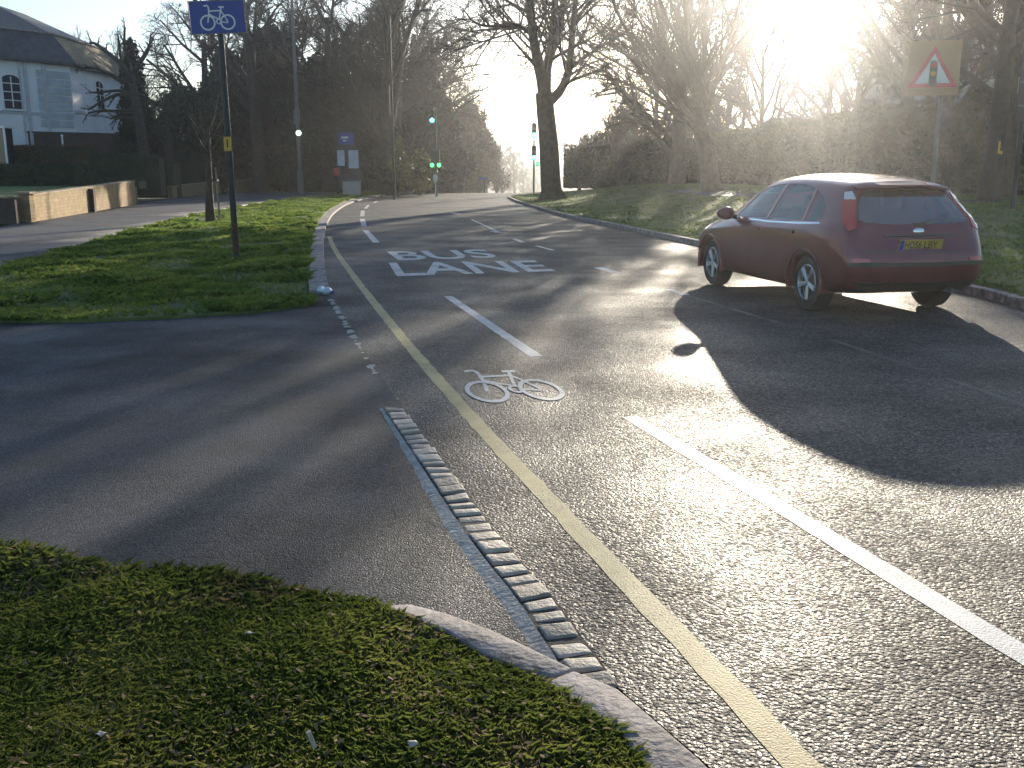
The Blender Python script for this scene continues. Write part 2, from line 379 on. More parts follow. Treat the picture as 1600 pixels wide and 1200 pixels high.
# ------------------------------------------------------------------ plan of the place (metres; x right, y away, z up)
def ext(a, b, d): return a + (a - b).normalized() * d
Lp = [gp(*p) for p in ((1089, 1181), (985, 1091), (967, 1075), (912, 1000), (860, 929), (825, 892), (781, 840), (729, 771), (675, 698), (631, 640), (596, 592), (558, 530), (530, 487), (516, 462), (508, 430), (506, 397), (506, 372), (511, 350), (523, 332), (549, 316), (600, 305.5))]
Lfar = [Vector((-9.2, 76, 0)), Vector((-7.6, 86, 0)), Vector((-4.5, 100, 0)), Vector((2.5, 140, 0)), Vector((9, 190, 0)), Vector((14, 300, 0)), Vector((20, 520, 0))]
L0 = ext(Lp[0], Lp[1], 7.0)
Rp = [gp(*p) for p in ((1600, 487), (1540, 464), (1400, 438), (1240, 411), (1090, 384), (960, 356), (880, 339), (840, 327), (805, 316), (792, 309))]
Rfar = [Vector((0.6, 70, 0)), Vector((2.2, 80, 0)), Vector((5.6, 100, 0)), Vector((12, 140, 0)), Vector((18, 190, 0)), Vector((23, 300, 0)), Vector((29, 520, 0))]
R0 = Vector((10.6, -4.0, 0))
Lall = [L0] + Lp + Lfar
Rall = [R0] + Rp + Rfar
def cz(x, y): return crest(y)
def dist_line(x, y, pts):
    best = 1e9
    for a, b in zip(pts, pts[1:]):
        dx, dy = b.x - a.x, b.y - a.y; t = max(0, min(1, ((x - a.x) * dx + (y - a.y) * dy) / (dx * dx + dy * dy + 1e-9)))
        best = min(best, math.hypot(x - a.x - t * dx, y - a.y - t * dy))
    return best
def sst(t): t = max(0, min(1, t)); return t * t * (3 - 2 * t)
def wob(x, y): return .5 * math.sin(1.7 * x + 2.3 * y) + .5 * math.sin(3.1 * x - 1.9 * y + 1.3)
def hright(x, y):
    d = dist_line(x, y, Rall); A = .40 + .40 * sst((y - 12) / 42)
    return .10 + A * sst((d - .1) / 11) + .02 * wob(x * .7, y * .5) + crest(y)
DRV = [gp(a, b, .02) for a, b in ((-700, 484), (0, 489), (120, 488), (250, 484), (400, 476), (490, 466), (512, 458))]
def hleft(x, y): return .012 + (.103 + .035 * wob(x * .8, y * .7) * sst(dist_line(x, y, Lall) - .3)) * sst(dist_line(x, y, DRV) / 3.0 + .10) + crest(y)
def hnear(x, y): return .055 + .018 * wob(x * 2.2, y * 2.6) + .05 * sst((-x + .2) / 2.5)
def hlawn(x, y): return .78 + .008 * (y - 30)

gr = bmesh.new(); bmesh.ops.create_grid(gr, x_segments=60, y_segments=80, size=1)
for v in gr.verts:
    v.co.x *= 420; v.co.y = v.co.y * 520 + 480; v.co.z = crest(v.co.y) - .16 - (.25 if v.co.y > 60 else 0)
tag(mkbm('ground', gr, M['earth']), kind='structure')
road = mkbm('road', sheet([(p.x, p.y) for p in Lall] + [(p.x, p.y) for p in reversed(Rall)], 6.0, cz), M['road']); tag(road, kind='structure')

# setts, concrete edging and driveway along the road's left edge
i_s, i_e = 3, 10                                  # part of Lp with setts: (967,1075) .. (631,640)
sl = resample(smooth_line(Lp[2:10], 2), .02)
strip_l = offset_line(sl, .145)
jb = MB()
for a, b, c, d in zip(sl, sl[1:], strip_l[1:], strip_l):
    jb.add([(a.x, a.y, .006), (b.x, b.y, .006), (c.x, c.y, .006), (d.x, d.y, .006)], [(0, 1, 2, 3)])
setts = mk('sett_channel', jb, M['joint']); tag(setts, kind='structure')
L_tot = sum((b - a).length for a, b in zip(sl, sl[1:])); acc = 0; cum = [0]
for a, b in zip(sl, sl[1:]): acc += (b - a).length; cum.append(acc)
def along(line, s):
    k = max(0, min(len(line) - 2, int(np.searchsorted(cum, s)) - 1)); t = (s - cum[k]) / max(1e-6, cum[k + 1] - cum[k])
    return line[k].lerp(line[k + 1], t)
s = 0.0; mid = offset_line(sl, .07)
while s < L_tot - .02:
    ln = rnd.uniform(.068, .112); p = along(mid, s + ln / 2); q = along(mid, min(L_tot, s + ln / 2 + .05)); dr = (q - p).normalized()
    ang = math.atan2(dr.y, dr.x) + rnd.uniform(-.07, .07); wd = .133 * rnd.uniform(.9, 1.03)
    bm = bmesh.new(); bmesh.ops.create_cube(bm, size=1)
    for v in bm.verts:
        v.co.x *= ln * (1 + rnd.uniform(-.05, .05)); v.co.y *= wd * (1 + rnd.uniform(-.04, .04)); v.co.z = v.co.z * .075 + rnd.uniform(-.004, .004) - .020
    bmesh.ops.bevel(bm, geom=bm.edges[:], offset=.013, segments=3, affect='EDGES', profile=.6)
    for v in bm.verts: v.co.z += .003 * math.sin(60 * v.co.x + s * 9) + .003 * math.sin(45 * v.co.y + s * 5)
    o = mkbm('sett', bm, M['sett'], setts); o.location = (p.x, p.y, rnd.uniform(-.006, .004)); o.rotation_euler = (rnd.uniform(-.05, .05), rnd.uniform(-.05, .05), ang)
    s += ln + rnd.uniform(.022, .034)
cl1 = offset_line(sl, .15); cl2 = offset_line(sl, .225)
cb = MB(); JT = [.004 * math.sin(i * .21) + .003 * math.sin(i * .53 + 1) + rnd.uniform(-.0035, .0035) for i in range(len(cl1) + 1)]
for i in range(len(cl1) - 1):
    t = i / len(cl1); k = .45 + .55 * min(1, (1 - t) * 1.6); k2 = .45 + .55 * min(1, (1 - (i + 1) / len(cl1)) * 1.6)
    j, j2 = JT[i], JT[i + 1]
    a, b = cl1[i], cl1[i + 1]; c = cl1[i + 1].lerp(cl2[i + 1], k2 + j2 * 12); d = cl1[i].lerp(cl2[i], k + j * 12)
    cb.add([(a.x, a.y, .026), (b.x, b.y, .026), (c.x, c.y, .004), (d.x, d.y, .004)], [(0, 1, 2, 3)])
tag(mk('concrete_edging', cb, M['concrete']), kind='structure')
# broken concrete remnants further along the joint
cb = MB(); jl = resample([gp(618, 632), gp(590, 592), gp(553, 530), gp(527, 487), gp(516, 470)], .09)
for i, p in enumerate(jl):
    if rnd.random() < .62:
        w = rnd.uniform(.012, .05); n = 7
        poly = [(p.x + math.cos(k / n * 6.28) * w * rnd.uniform(.5, 1.2), p.y + math.sin(k / n * 6.28) * w * 2.0 * rnd.uniform(.6, 1.2)) for k in range(n)]
        cb.prism(poly, .004, .0105 + .0002 * i)
tag(mk('concrete_crumbs', cb, M['concrete']), kind='stuff')
dl = [(p.x, p.y) for p in offset_line(sl, .14)][::4]
drv = [(p.x, p.y) for p in [Lp[9] + Vector((-.004, 0, 0)), Lp[10], Lp[11], Lp[12], Lp[13], gp(508, 456, .01), gp(500, 452, .01), gp(380, 462, .01), gp(200, 470, .01), gp(0, 470, .01), gp(-700, 476, .01), gp(-900, 815, .01), gp(0, 905, .01), gp(200, 930, .01), gp(400, 945, .01), gp(560, 970, .01), gp(640, 1000, .01), gp(760, 1040, .01), gp(870, 1075, .01)]]
drive = mkbm('driveway', sheet(dl + drv, .6, lambda x, y: .013 + .008 * wob(x * .5, y * .4)), M['drive']); tag(drive, kind='structure')

# near verge, its kerb stones
near_px = [(1075, 1300), (1007, 1198), (962, 1142), (903, 1102), (850, 1064), (815, 1047), (760, 1024), (700, 987), (650, 968), (612, 957), (600, 950), (560, 938), (400, 908), (200, 897), (0, 869), (-300, 850), (-900, 830)]
nearv = [(p.x, p.y) for p in (gp(a, b, .06) for a, b in near_px)] + [(-9, .6), (1.2, .6)]
tag(mkbm('near_verge', sheet(nearv, .12, hnear, .12), M['soil']), kind='structure')
kerb_near = MB(); ps = [(600, 951), (611, 944), (640, 943), (690, 955), (760, 980), (830, 1012), (893, 1043), (882, 1052), (850, 1058), (815, 1046), (760, 1023), (700, 986), (650, 968), (614, 962)]
kn = empty('corner_kerb', gp(850, 1060)); tag(kn, kind='structure')
def kerb_piece(px, z, parent, name='kerb_stone'):
    mb = MB(); poly = [(p.x - parent.location.x, p.y - parent.location.y) for p in (gp(a, b, z) for a, b in px)]
    mb.prism(poly, -.08, z)
    o = mk(name, mb, M['kerb'], parent, bevel=.008, smooth=True); o.data.set_sharp_from_angle(angle=math.radians(50)); return o
kerb_piece(ps, .062, kn)
kerb_piece([(852, 1064), (897, 1047), (918, 1056), (940, 1064), (966, 1076), (992, 1097), (1092, 1184), (1200, 1290), (1085, 1295), (1010, 1198), (965, 1141), (905, 1101)], .066, kn)

# middle-left verge, footpath, lawn behind the wall
mid_px = [(512, 458), (503, 430), (499, 397), (498, 374), (503, 352), (516, 333), (544, 317), (600, 306)]
mid_in = [(p.x, p.y) for p in offset_line(Lp[13:], .26)]
vg = mid_in + [(-9.6, 78), (-8, 88), (-5, 100), (2, 140), (-6, 140), (-14, 100)] + [(p.x, p.y) for p in (gp(a, b, .12) for a, b in ((560, 301), (480, 307), (420, 315), (330, 330), (220, 356), (120, 386), (0, 419), (-300, 470), (-700, 484), (0, 489), (120, 488), (250, 484), (400, 476), (490, 466)))]
tag(mkbm('left_verge', sheet(vg, .5, hleft, .14), M['turf']), kind='structure')
fp = [(p.x, p.y) for p in (gp(a, b, .12) for a, b in ((560, 300.5), (480, 306), (420, 314), (330, 329), (220, 354), (120, 384), (0, 417), (-300, 468), (-700, 482), (-900, 430), (-200, 385), (0, 354), (50, 343), (213, 316), (270, 308), (460, 294), (540, 290)))]
tag(mkbm('footpath', sheet(fp, 2.0, lambda x, y: .112 + crest(y), .1), M['path']), kind='structure')
wa, wb = gp(46, 345, .12), gp(214, 318, .12)
lw = [(wa.x - 1.2, wa.y - 1), (wa.x, wa.y + .15), (wb.x, wb.y + .15), (at(203, 290, 50).x, 50), (at(190, 290, 54.5).x, 54.5), (-60, 54.5), (-60, 26)]
tag(mkbm('lawn', sheet(lw, 2.5, hlawn, 1.0), M['lawn']), kind='structure')

# right verge and right footpath
vr = [(p.x + .0, p.y) for p in offset_line(Rall[:-3], -.14)]
vr[0] = (10.8, -4)
right_poly = vr + [(70, 140), (70, -4)]
tag(mkbm('right_verge', sheet(right_poly, 1.6, hright, .2), M['turf']), kind='structure')
rp1 = [Vector((40, 24.0, 0)), Vector((24, 27.5, 0)), Vector((15.5, 30.5, 0)), Vector((11, 34.5, 0)), Vector((8.4, 42, 0)), Vector((7.5, 50, 0))]
rp2 = offset_line(rp1, -1.6)
pb = bmesh.new()
pa = resample(rp1, .8); pbk = [min(resample(rp2, .3), key=lambda q: (q - p).length) for p in pa]
vsa = [pb.verts.new((p.x, p.y, hright(p.x, p.y) + .03)) for p in pa]; vsb = [pb.verts.new((p.x, p.y, hright(p.x, p.y) + .03)) for p in pbk]
for i in range(len(vsa) - 1):
    try: pb.faces.new((vsa[i], vsa[i + 1], vsb[i + 1], vsb[i]))
    except ValueError: pass
bmesh.ops.recalc_face_normals(pb, faces=pb.faces[:])
tag(mkbm('right_footpath', pb, M['path']), kind='structure')

# kerbs of separate stones
def kerb_run(name, pts, off0, off1, z0, z1, step, y_max):
    e = empty(name, pts[0]); tag(e, kind='structure')
    ln = resample(smooth_line(pts, 2), .1); A = offset_line(ln, off0); B = offset_line(ln, off1)
    i = 0; n = int(round(step / .1))
    while i + n < len(ln) and ln[i].y < y_max:
        mb = MB(); ids = list(range(i, i + n + 1, max(1, n // 3)))
        a = [A[k] for k in ids]; b = [B[k] for k in ids]
        if len(a) > 1:
            a[-1] = a[-1].lerp(a[-2], .03); b[-1] = b[-1].lerp(b[-2], .03)
        poly = [(p.x - e.location.x, p.y - e.location.y) for p in a] + [(p.x - e.location.x, p.y - e.location.y) for p in reversed(b)]
        c = crest(ln[i].y)
        mb.prism(poly, z0 + c, z1 + c + rnd.uniform(-.004, .004))
        mk('kerb_stone', mb, M['kerb'], e, bevel=.012 if ln[i].y < 40 else 0)
        i += n
    return e
kerb_run('left_kerb', Lp[13:] + Lfar[:3], .0, .27, -.05, .085, .9, 92)
kerb_run('right_kerb', Rall[:11], .0, -.15, -.05, .115, .9, 66)

# far woods on the hill that closes the view
hb = bmesh.new(); nx = 90
rows = []
for j, (yy, hh) in enumerate(((430, -9), (560, 9), (700, 24), (900, 30))):
    rows.append([hb.verts.new((-600 + 1200 * i / nx, yy + 14 * math.sin(i * 1.3 + j), hh + (3.2 * math.sin(i * .55) + 2.2 * math.sin(i * 1.7 + 1) + 1.5 * math.sin(i * 3.9)) * (1 if j else .2))) for i in range(nx + 1)])
for a, b in zip(rows, rows[1:]):
    for i in range(nx): hb.faces.new((a[i], a[i + 1], b[i + 1], b[i]))
tag(mkbm('hills', hb, M['haze_hill']), kind='structure')

# ------------------------------------------------------------------ painted road markings (parts of the road)
def ribbon(name, pts, w, m, z=.0016, label=None, rough=.0):
    pts = resample(pts, .12); a = offset_line(pts, w / 2); b = offset_line(pts, -w / 2); mb = MB()
    for i in range(len(pts) - 1):
        r = [rnd.uniform(-rough, rough) for _ in range(2)]
    va = [(p.x + rnd.uniform(-rough, rough), p.y, z + crest(p.y)) for p in a]; vb = [(p.x + rnd.uniform(-rough, rough), p.y, z + crest(p.y)) for p in b]
    n = len(va); mb.add(va + vb, [(i, i + 1, n + i + 1, n + i) for i in range(n - 1)])
    o = mk(name, mb, m, road)
    for f in o.data.polygons:
        if f.normal.z < 0: o.data.flip_normals(); break
    if label: o['label'] = label
    return o
yl = smooth_line([gp(*p) for p in ((1420, 1385), (1240, 1180), (1080, 1014), (970, 900), (860, 783), (770, 689), (700, 611), (640, 542), (590, 480), (555, 435), (530, 401), (518, 381), (515, 370))], 1)
ribbon('edge_line', yl, .105, M['yellow_paint'], label='faded yellow line painted along the road edge', rough=.006)
ribbon('lane_line', smooth_line([gp(984, 651), gp(1160, 757), gp(1400, 902), gp(1700, 1085), gp(1900, 1207)], 1), .12, M['white_paint'], label='long thick white line at the right of the cycle lane', rough=.004)
ribbon('lane_line', [gp(700, 463), gp(838, 557)], .115, M['white_paint'], label='white dash ahead of the painted bicycle', rough=.004)
for a, b, w in (((571, 360), (588, 379), .16), ((566, 342), (569, 354), .16), ((567, 329), (566, 338), .16), ((576, 320), (571, 326), .15), ((590, 314), (584, 317), .14)):
    ribbon('lane_line', [gp(*a), gp(*b)], w, M['white_paint'], rough=.004)
for a, b, w, m_ in (((737, 343), (776, 361), .09, 'white_paint'), ((803, 373), (818, 379), .12, 'white_paint'), ((838, 384), (864, 391), .10, 'white_paint'), ((934, 418), (962, 426), .17, 'white_paint'), ((1046, 452), (1072, 461), .12, 'white_paint'), ((1075, 462), (1215, 504), .075, 'shaded_worn_paint'), ((1300, 531), (1440, 578), .07, 'shaded_worn_paint'), ((1480, 591), (1760, 690), .06, 'shaded_worn_paint'), ((770, 361), (780, 363.5), .2, 'white_paint'), ((706, 332), (718, 335), .2, 'white_paint')):
    ribbon('centre_line', [gp(*a), gp(*b)], w, M[m_], rough=.004)

def bicycle_strokes():
    """a bicycle seen from its left side, front wheel at left; unit: wheel radius 1"""
    W = 2.75
    st = []
    st += [([(-.35, 2.35), (.15, 2.42), (.3, 2.2), (.32, 1.95)], .22)]               # handlebar
    st += [([(.32, 1.98), (.28, 1.2)], .22), ([(.28, 1.2), (-.0, .0)], .2)]            # stem, fork
    st += [([(.3, 1.62), (2.0, 1.66)], .2)]                                          # top tube
    st += [([(.34, 1.2), (.9, .82), (1.55, .55)], .2)]                                 # down tube
    st += [([(2.12, 2.0), (1.68, .35)], .2), ([(1.75, 2.16), (2.55, 2.12)], .24)]        # seat tube, saddle
    st += [([(2.06, 1.62), (2.45, 1.0), (W + .2, .0)], .17), ([(1.75, .1), (W + .15, -.08)], .17)]
    return st, [((0, 0), 1.0, .24), ((W + .15, 0), 1.0, .24), ((1.62, .12), .32, .17)]
def flat_strokes(mb, fn, z0, dz):
    st, rings = bicycle_strokes(); z = z0
    for pl, w in st:
        pts = [Vector((a, b, 0)) for a, b in pl]; A = offset_line(pts, w / 2); B = offset_line(pts, -w / 2); n = len(pts)
        mb.add([fn(p, z) for p in A] + [fn(p, z) for p in B], [(i, i + 1, n + i + 1, n + i) for i in range(n - 1)]); z += dz
    for (cx, cy), r, w in rings:
        n = 40
        vs = [fn(Vector((cx + (r + s * w / 2) * math.cos(6.28319 * k / n), cy + (r + s * w / 2) * math.sin(6.28319 * k / n), 0)), z) for s in (1, -1) for k in range(n)]
        mb.add(vs, [(k, (k + 1) % n, n + (k + 1) % n, n + k) for k in range(n)]); z += dz
# painted bicycle: its own axes measured on the ground
c1, c2 = gp(769, 610), gp(846, 606)             # wheel hubs
c1 = gp(761, 612); c2 = gp(845, 609)
ax = (c2 - c1) / 2.9; top = gp(783, 577) - gp(800, 607); ay = (gp(735, 580) - c1) / 2.35
mbk = MB(); flat_strokes(mbk, lambda p, z: c1 + ax * p.x + ay * p.y + Vector((0, 0, z)), .0016, .0003)
bk = mk('bicycle_marking', mbk, M['white_paint'], road); bk['label'] = 'white bicycle symbol painted in the cycle lane'
for nm in (bk,):
    bm = bmesh.new(); bm.from_mesh(nm.data)
    for f in bm.faces:
        if f.normal.z < 0: f.normal_flip()
    bm.to_mesh(nm.data); bm.free()

def text_mesh(txt, bold=0.02):
    cu = bpy.data.curves.new('t', 'FONT'); cu.body = txt; cu.size = 1.0; cu.offset = bold; cu.fill_mode = 'FRONT'; cu.resolution_u = 4
    o = bpy.data.objects.new('t', cu); COL.objects.link(o); bpy.context.view_layer.update()
    dg = bpy.context.evaluated_depsgraph_get(); me = bpy.data.meshes.new_from_object(o.evaluated_get(dg))
    v = [Vector(x.co) for x in me.vertices]; f = [tuple(p.vertices) for p in me.polygons]
    bpy.data.objects.remove(o); bpy.data.curves.remove(cu); bpy.data.meshes.remove(me)
    x0 = min(a.x for a in v); x1 = max(a.x for a in v); y0 = min(a.y for a in v); y1 = max(a.y for a in v)
    return [Vector(((a.x - x0) / (x1 - x0), (a.y - y0) / (y1 - y0), 0)) for a in v], f
def road_word(txt, bl, br, tl, tr, label):
    v, f = text_mesh(txt, .015); mb = MB()
    P = [gp(*q) for q in (bl, br, tl, tr)]
    vs = []
    for a in v:
        lo = P[0].lerp(P[1], a.x); hi = P[2].lerp(P[3], a.x); q = lo.lerp(hi, a.y); vs.append((q.x, q.y, .0016))
    mb.add(vs, f); o = mk('lettering', mb, M['white_paint'], road); o['label'] = label
    bm = bmesh.new(); bm.from_mesh(o.data)
    for fa in bm.faces:
        if fa.normal.z < 0: fa.normal_flip()
    bm.to_mesh(o.data); bm.free()
road_word('LANE', (620, 431.5), (868, 423.5), (607, 410.5), (836, 407), 'white word LANE painted across the road')
road_word('BUS', (623, 407), (780, 402.5), (604, 393), (757, 389.5), 'white word BUS painted across the road')
# ------------------------------------------------------------------ the red hatchback
CARP = Vector((4.36, 11.62, 0)); CARA = math.radians(12.3)
car = empty('parked_car', CARP, math.radians(90) + CARA)
car.name = 'hatchback_car'
car.scale = (1.03, 1.03, 1.045)
tag(car, 'dark red five-door hatchback driving away on the right of the road', 'car')
def half(st):
    """12 half-section points from bottom centre to roof centre"""
    return st
# (x, y, z) half sections, rear to front; k0 bottom centre .. k11 roof centre
SEC = [
 [(-.70, 0, .27), (-.72, .66, .27), (-.79, .78, .34), (-.83, .82, .47), (-.83, .83, .64), (-.75, .815, .84), (-.715, .80, .95), (-.68, .775, 1.03), (-.40, .62, 1.345), (-.335, .575, 1.405), (-.31, .30, 1.425), (-.30, 0, 1.43)],
 [(-.48, 0, .22), (-.48, .72, .22), (-.50, .85, .30), (-.52, .885, .46), (-.50, .90, .66), (-.46, .895, .86), (-.43, .875, .97), (-.38, .84, 1.03), (-.13, .655, 1.365), (-.09, .60, 1.432), (-.08, .32, 1.458), (-.08, 0, 1.463)],
 [(0, 0, .20), (0, .74, .20), (0, .88, .27), (0, .905, .46), (0, .922, .68), (0, .912, .87), (0, .89, .965), (.02, .855, 1.015), (.25, .675, 1.385), (.27, .615, 1.455), (.27, .33, 1.485), (.27, 0, 1.492)],
 [(.7, 0, .19), (.7, .76, .19), (.7, .87, .26), (.7, .885, .45), (.7, .905, .67), (.7, .90, .86), (.7, .88, .945), (.7, .85, .99), (.75, .685, 1.40), (.75, .62, 1.468), (.75, .33, 1.498), (.75, 0, 1.505)],
 [(1.4, 0, .19), (1.4, .76, .19), (1.4, .87, .26), (1.4, .885, .45), (1.4, .905, .66), (1.4, .90, .845), (1.4, .88, .925), (1.4, .85, .965), (1.3, .68, 1.385), (1.28, .61, 1.452), (1.26, .33, 1.482), (1.25, 0, 1.49)],
 [(2.05, 0, .19), (2.05, .76, .19), (2.05, .87, .26), (2.05, .885, .45), (2.05, .90, .65), (2.05, .895, .825), (2.05, .875, .905), (2.0, .845, .95), (1.72, .66, 1.31), (1.66, .585, 1.385), (1.60, .32, 1.425), (1.58, 0, 1.435)],
 [(2.45, 0, .19), (2.45, .75, .19), (2.45, .88, .27), (2.45, .905, .46), (2.45, .915, .66), (2.42, .895, .80), (2.40, .85, .885), (2.38, .79, .93), (2.40, .70, .965), (2.45, .60, .985), (2.52, .32, 1.01), (2.55, 0, 1.015)],
 [(2.85, 0, .20), (2.85, .74, .20), (2.85, .88, .28), (2.85, .905, .48), (2.85, .91, .66), (2.85, .875, .775), (2.85, .80, .855), (2.85, .72, .895), (2.85, .62, .92), (2.85, .48, .935), (2.87, .26, .95), (2.88, 0, .955)],
 [(3.22, 0, .22), (3.22, .70, .22), (3.24, .83, .30), (3.24, .86, .46), (3.24, .86, .60), (3.22, .82, .70), (3.20, .74, .775), (3.2, .66, .80), (3.2, .56, .82), (3.2, .44, .835), (3.22, .24, .85), (3.23, 0, .855)],
 [(3.38, 0, .26), (3.38, .56, .26), (3.41, .68, .33), (3.42, .70, .46), (3.42, .69, .56), (3.40, .66, .62), (3.38, .61, .66), (3.37, .55, .68), (3.37, .46, .69), (3.37, .36, .695), (3.38, .2, .70), (3.38, 0, .705)],
]
SEC = [[(x, y, z + (.03 if k == 11 else .022 if k == 10 else .008 if k == 9 else 0) * (1 if 0 < j < 6 else .5 if j in (0, 6) else 0)) for k, (x, y, z) in enumerate(q)] for j, q in enumerate(SEC)]
def loft(secs, bulge_r, bulge_f):
    v = []; f = []
    rings = []
    for s in secs:
        ids = []
        for k in range(12): v.append(s[k]); ids.append(len(v) - 1)
        for k in range(10, 0, -1): v.append((s[k][0], -s[k][1], s[k][2])); ids.append(len(v) - 1)
        rings.append(ids)
    n = 22
    for a, b in zip(rings, rings[1:]):
        for k in range(n): f.append((a[k], a[(k + 1) % n], b[(k + 1) % n], b[k]))
    for ring, s, bul, flip in ((rings[0], secs[0], bulge_r, False), (rings[-1], secs[-1], bulge_f, True)):
        L_ = [ring[k] for k in range(12)]; R_ = [ring[0]] + [ring[22 - k] for k in range(1, 11)] + [ring[11]]
        c = {0: ring[0], 11: ring[11]}
        for k in range(1, 11): v.append((s[k][0] + bul * (1 if 1 < k < 9 else .5), 0, s[k][2] + (.012 if k > 8 else 0))); c[k] = len(v) - 1
        for k in range(0, 11):
            for side in (L_, R_):
                q = [side[k], side[k + 1], c[k + 1], c[k]]; q = [x for i, x in enumerate(q) if x not in q[:i]]
                if len(q) > 2: f.append(tuple(q))
    return v, f
def body_mesh(secs, br, bf, sub, crease=True):
    v, f = loft(secs, br, bf)
    me = bpy.data.meshes.new('tmp'); me.from_pydata(v, [], f); me.update()
    bm = bmesh.new(); bm.from_mesh(me); bmesh.ops.recalc_face_normals(bm, faces=bm.faces[:])
    cr = bm.edges.layers.float.new('crease_edge')
    if crease:
        for e in bm.edges:
            ks = [(x.index % 22 if x.index < 22 * len(secs) else -1) for x in e.verts]
            st = [x.index // 22 for x in e.verts]
            kk = [k if k <= 11 else 22 - k for k in ks]
            if ks[0] == ks[1] and kk[0] in (5,): e[cr] = .55
            if ks[0] == ks[1] and kk[0] in (7, ): e[cr] = .35
            if st[0] == st[1] == 0 and -1 not in ks and abs(kk[0] - kk[1]) == 1: e[cr] = .35
    bm.to_mesh(me); bm.free()
    o = link('tmp', me)
    if sub:
        md = o.modifiers.new('s', 'SUBSURF'); md.levels = sub; md.render_levels = sub
        bpy.context.view_layer.update(); dg = bpy.context.evaluated_depsgraph_get()
        m2 = bpy.data.meshes.new_from_object(o.evaluated_get(dg)); o.modifiers.clear(); o.data = m2
    return o
shell = body_mesh(SEC, -.065, .06, 3)
bmt = bmesh.new(); bmt.from_mesh(shell.data); BV = BVHTree.FromBMesh(bmt); bmt.free()
# hollow cabin
IN = []
for s in SEC[:7]:
    q = []
    for k, (x, y, z) in enumerate(s):
        if k <= 4: z2 = .42 + .01 * k; y2 = max(0, y - .10) if k else 0
        elif k <= 7: z2 = z - .01; y2 = y - .07
        else: z2 = z - .05; y2 = max(0, y - .055) if k < 11 else 0
        q.append((x, y2, z2))
    IN.append(q)
IN[0] = [(x + .07, y, z) for x, y, z in IN[0]]
IN[6] = [(x - .12, y, z - .03) for x, y, z in IN[6]]
inner = body_mesh(IN, -.05, .03, 2, False)
def boolean(o, c):
    md = o.modifiers.new('b', 'BOOLEAN'); md.operation = 'DIFFERENCE'; md.solver = 'EXACT'; md.object = c
    bpy.context.view_layer.update(); dg = bpy.context.evaluated_depsgraph_get()
    m2 = bpy.data.meshes.new_from_object(o.evaluated_get(dg)); o.modifiers.clear(); o.data = m2
    bpy.data.objects.remove(c)
def prism_obj(poly, a0, a1, fn):
    mb = MB(); mb.prism(poly, a0, a1, fn); return mk('cut', mb, M['black'])
SIDE1 = [(1.98, .985), (1.95, 1.03), (1.66, 1.265), (1.45, 1.352), (1.18, 1.392), (.98, 1.398), (1.13, .972)]     # front door glass
SIDE2 = [(1.06, .98), (.90, 1.40), (.62, 1.402), (.36, 1.385), (.23, 1.36), (.20, .995)]         # rear door glass
SIDE3 = [(.16, 1.0), (.185, 1.345), (.02, 1.285), (-.14, 1.19), (-.23, 1.09), (-.21, 1.03), (-.10, 1.005)]  # quarter glass
REARG = [(.60, 1.015), (.66, 1.05), (.575, 1.24), (.47, 1.335), (.25, 1.352), (-.25, 1.352), (-.47, 1.335), (-.575, 1.24), (-.66, 1.05), (-.60, 1.015), (-.3, .995), (.3, .995)]
FRONTG = [(.68, 1.02), (.585, 1.30), (.5, 1.345), (.25, 1.37), (-.25, 1.37), (-.5, 1.345), (-.585, 1.30), (-.68, 1.02), (-.4, 1.055), (.4, 1.055)]
boolean(shell, inner)
for pl in (SIDE1, SIDE2, SIDE3):
    for sg in (1, -1): boolean(shell, prism_obj(pl, .45 * sg, 1.2 * sg, lambda p: Vector((p.x, p.z, p.y))))
boolean(shell, prism_obj(REARG, -1.3, -.1, lambda p: Vector((p.z, p.x, p.y))))
boolean(shell, prism_obj(FRONTG, 1.5, 2.9, lambda p: Vector((p.z, p.x, p.y))))
for wx in (0, 2.64):
    for sg in (1, -1):
        mb = MB(); mb.lathe([(.355, 0), (.355, .5)], 40, Matrix.Rotation(math.radians(-90 * sg), 3, 'X'), (wx, .60 * sg, .316))
        boolean(shell, mk('cut', mb, M['black']))
shell.name = 'body'; shell.data.materials.clear(); shell.data.materials.append(M['car'])
shell.parent = car
bm = bmesh.new(); bm.from_mesh(shell.data); bmesh.ops.remove_doubles(bm, verts=bm.verts[:], dist=.0004); bm.to_mesh(shell.data); bm.free()
shell.data.polygons.foreach_set('use_smooth', [True] * len(shell.data.polygons)); shell.data.set_sharp_from_angle(angle=math.radians(38))

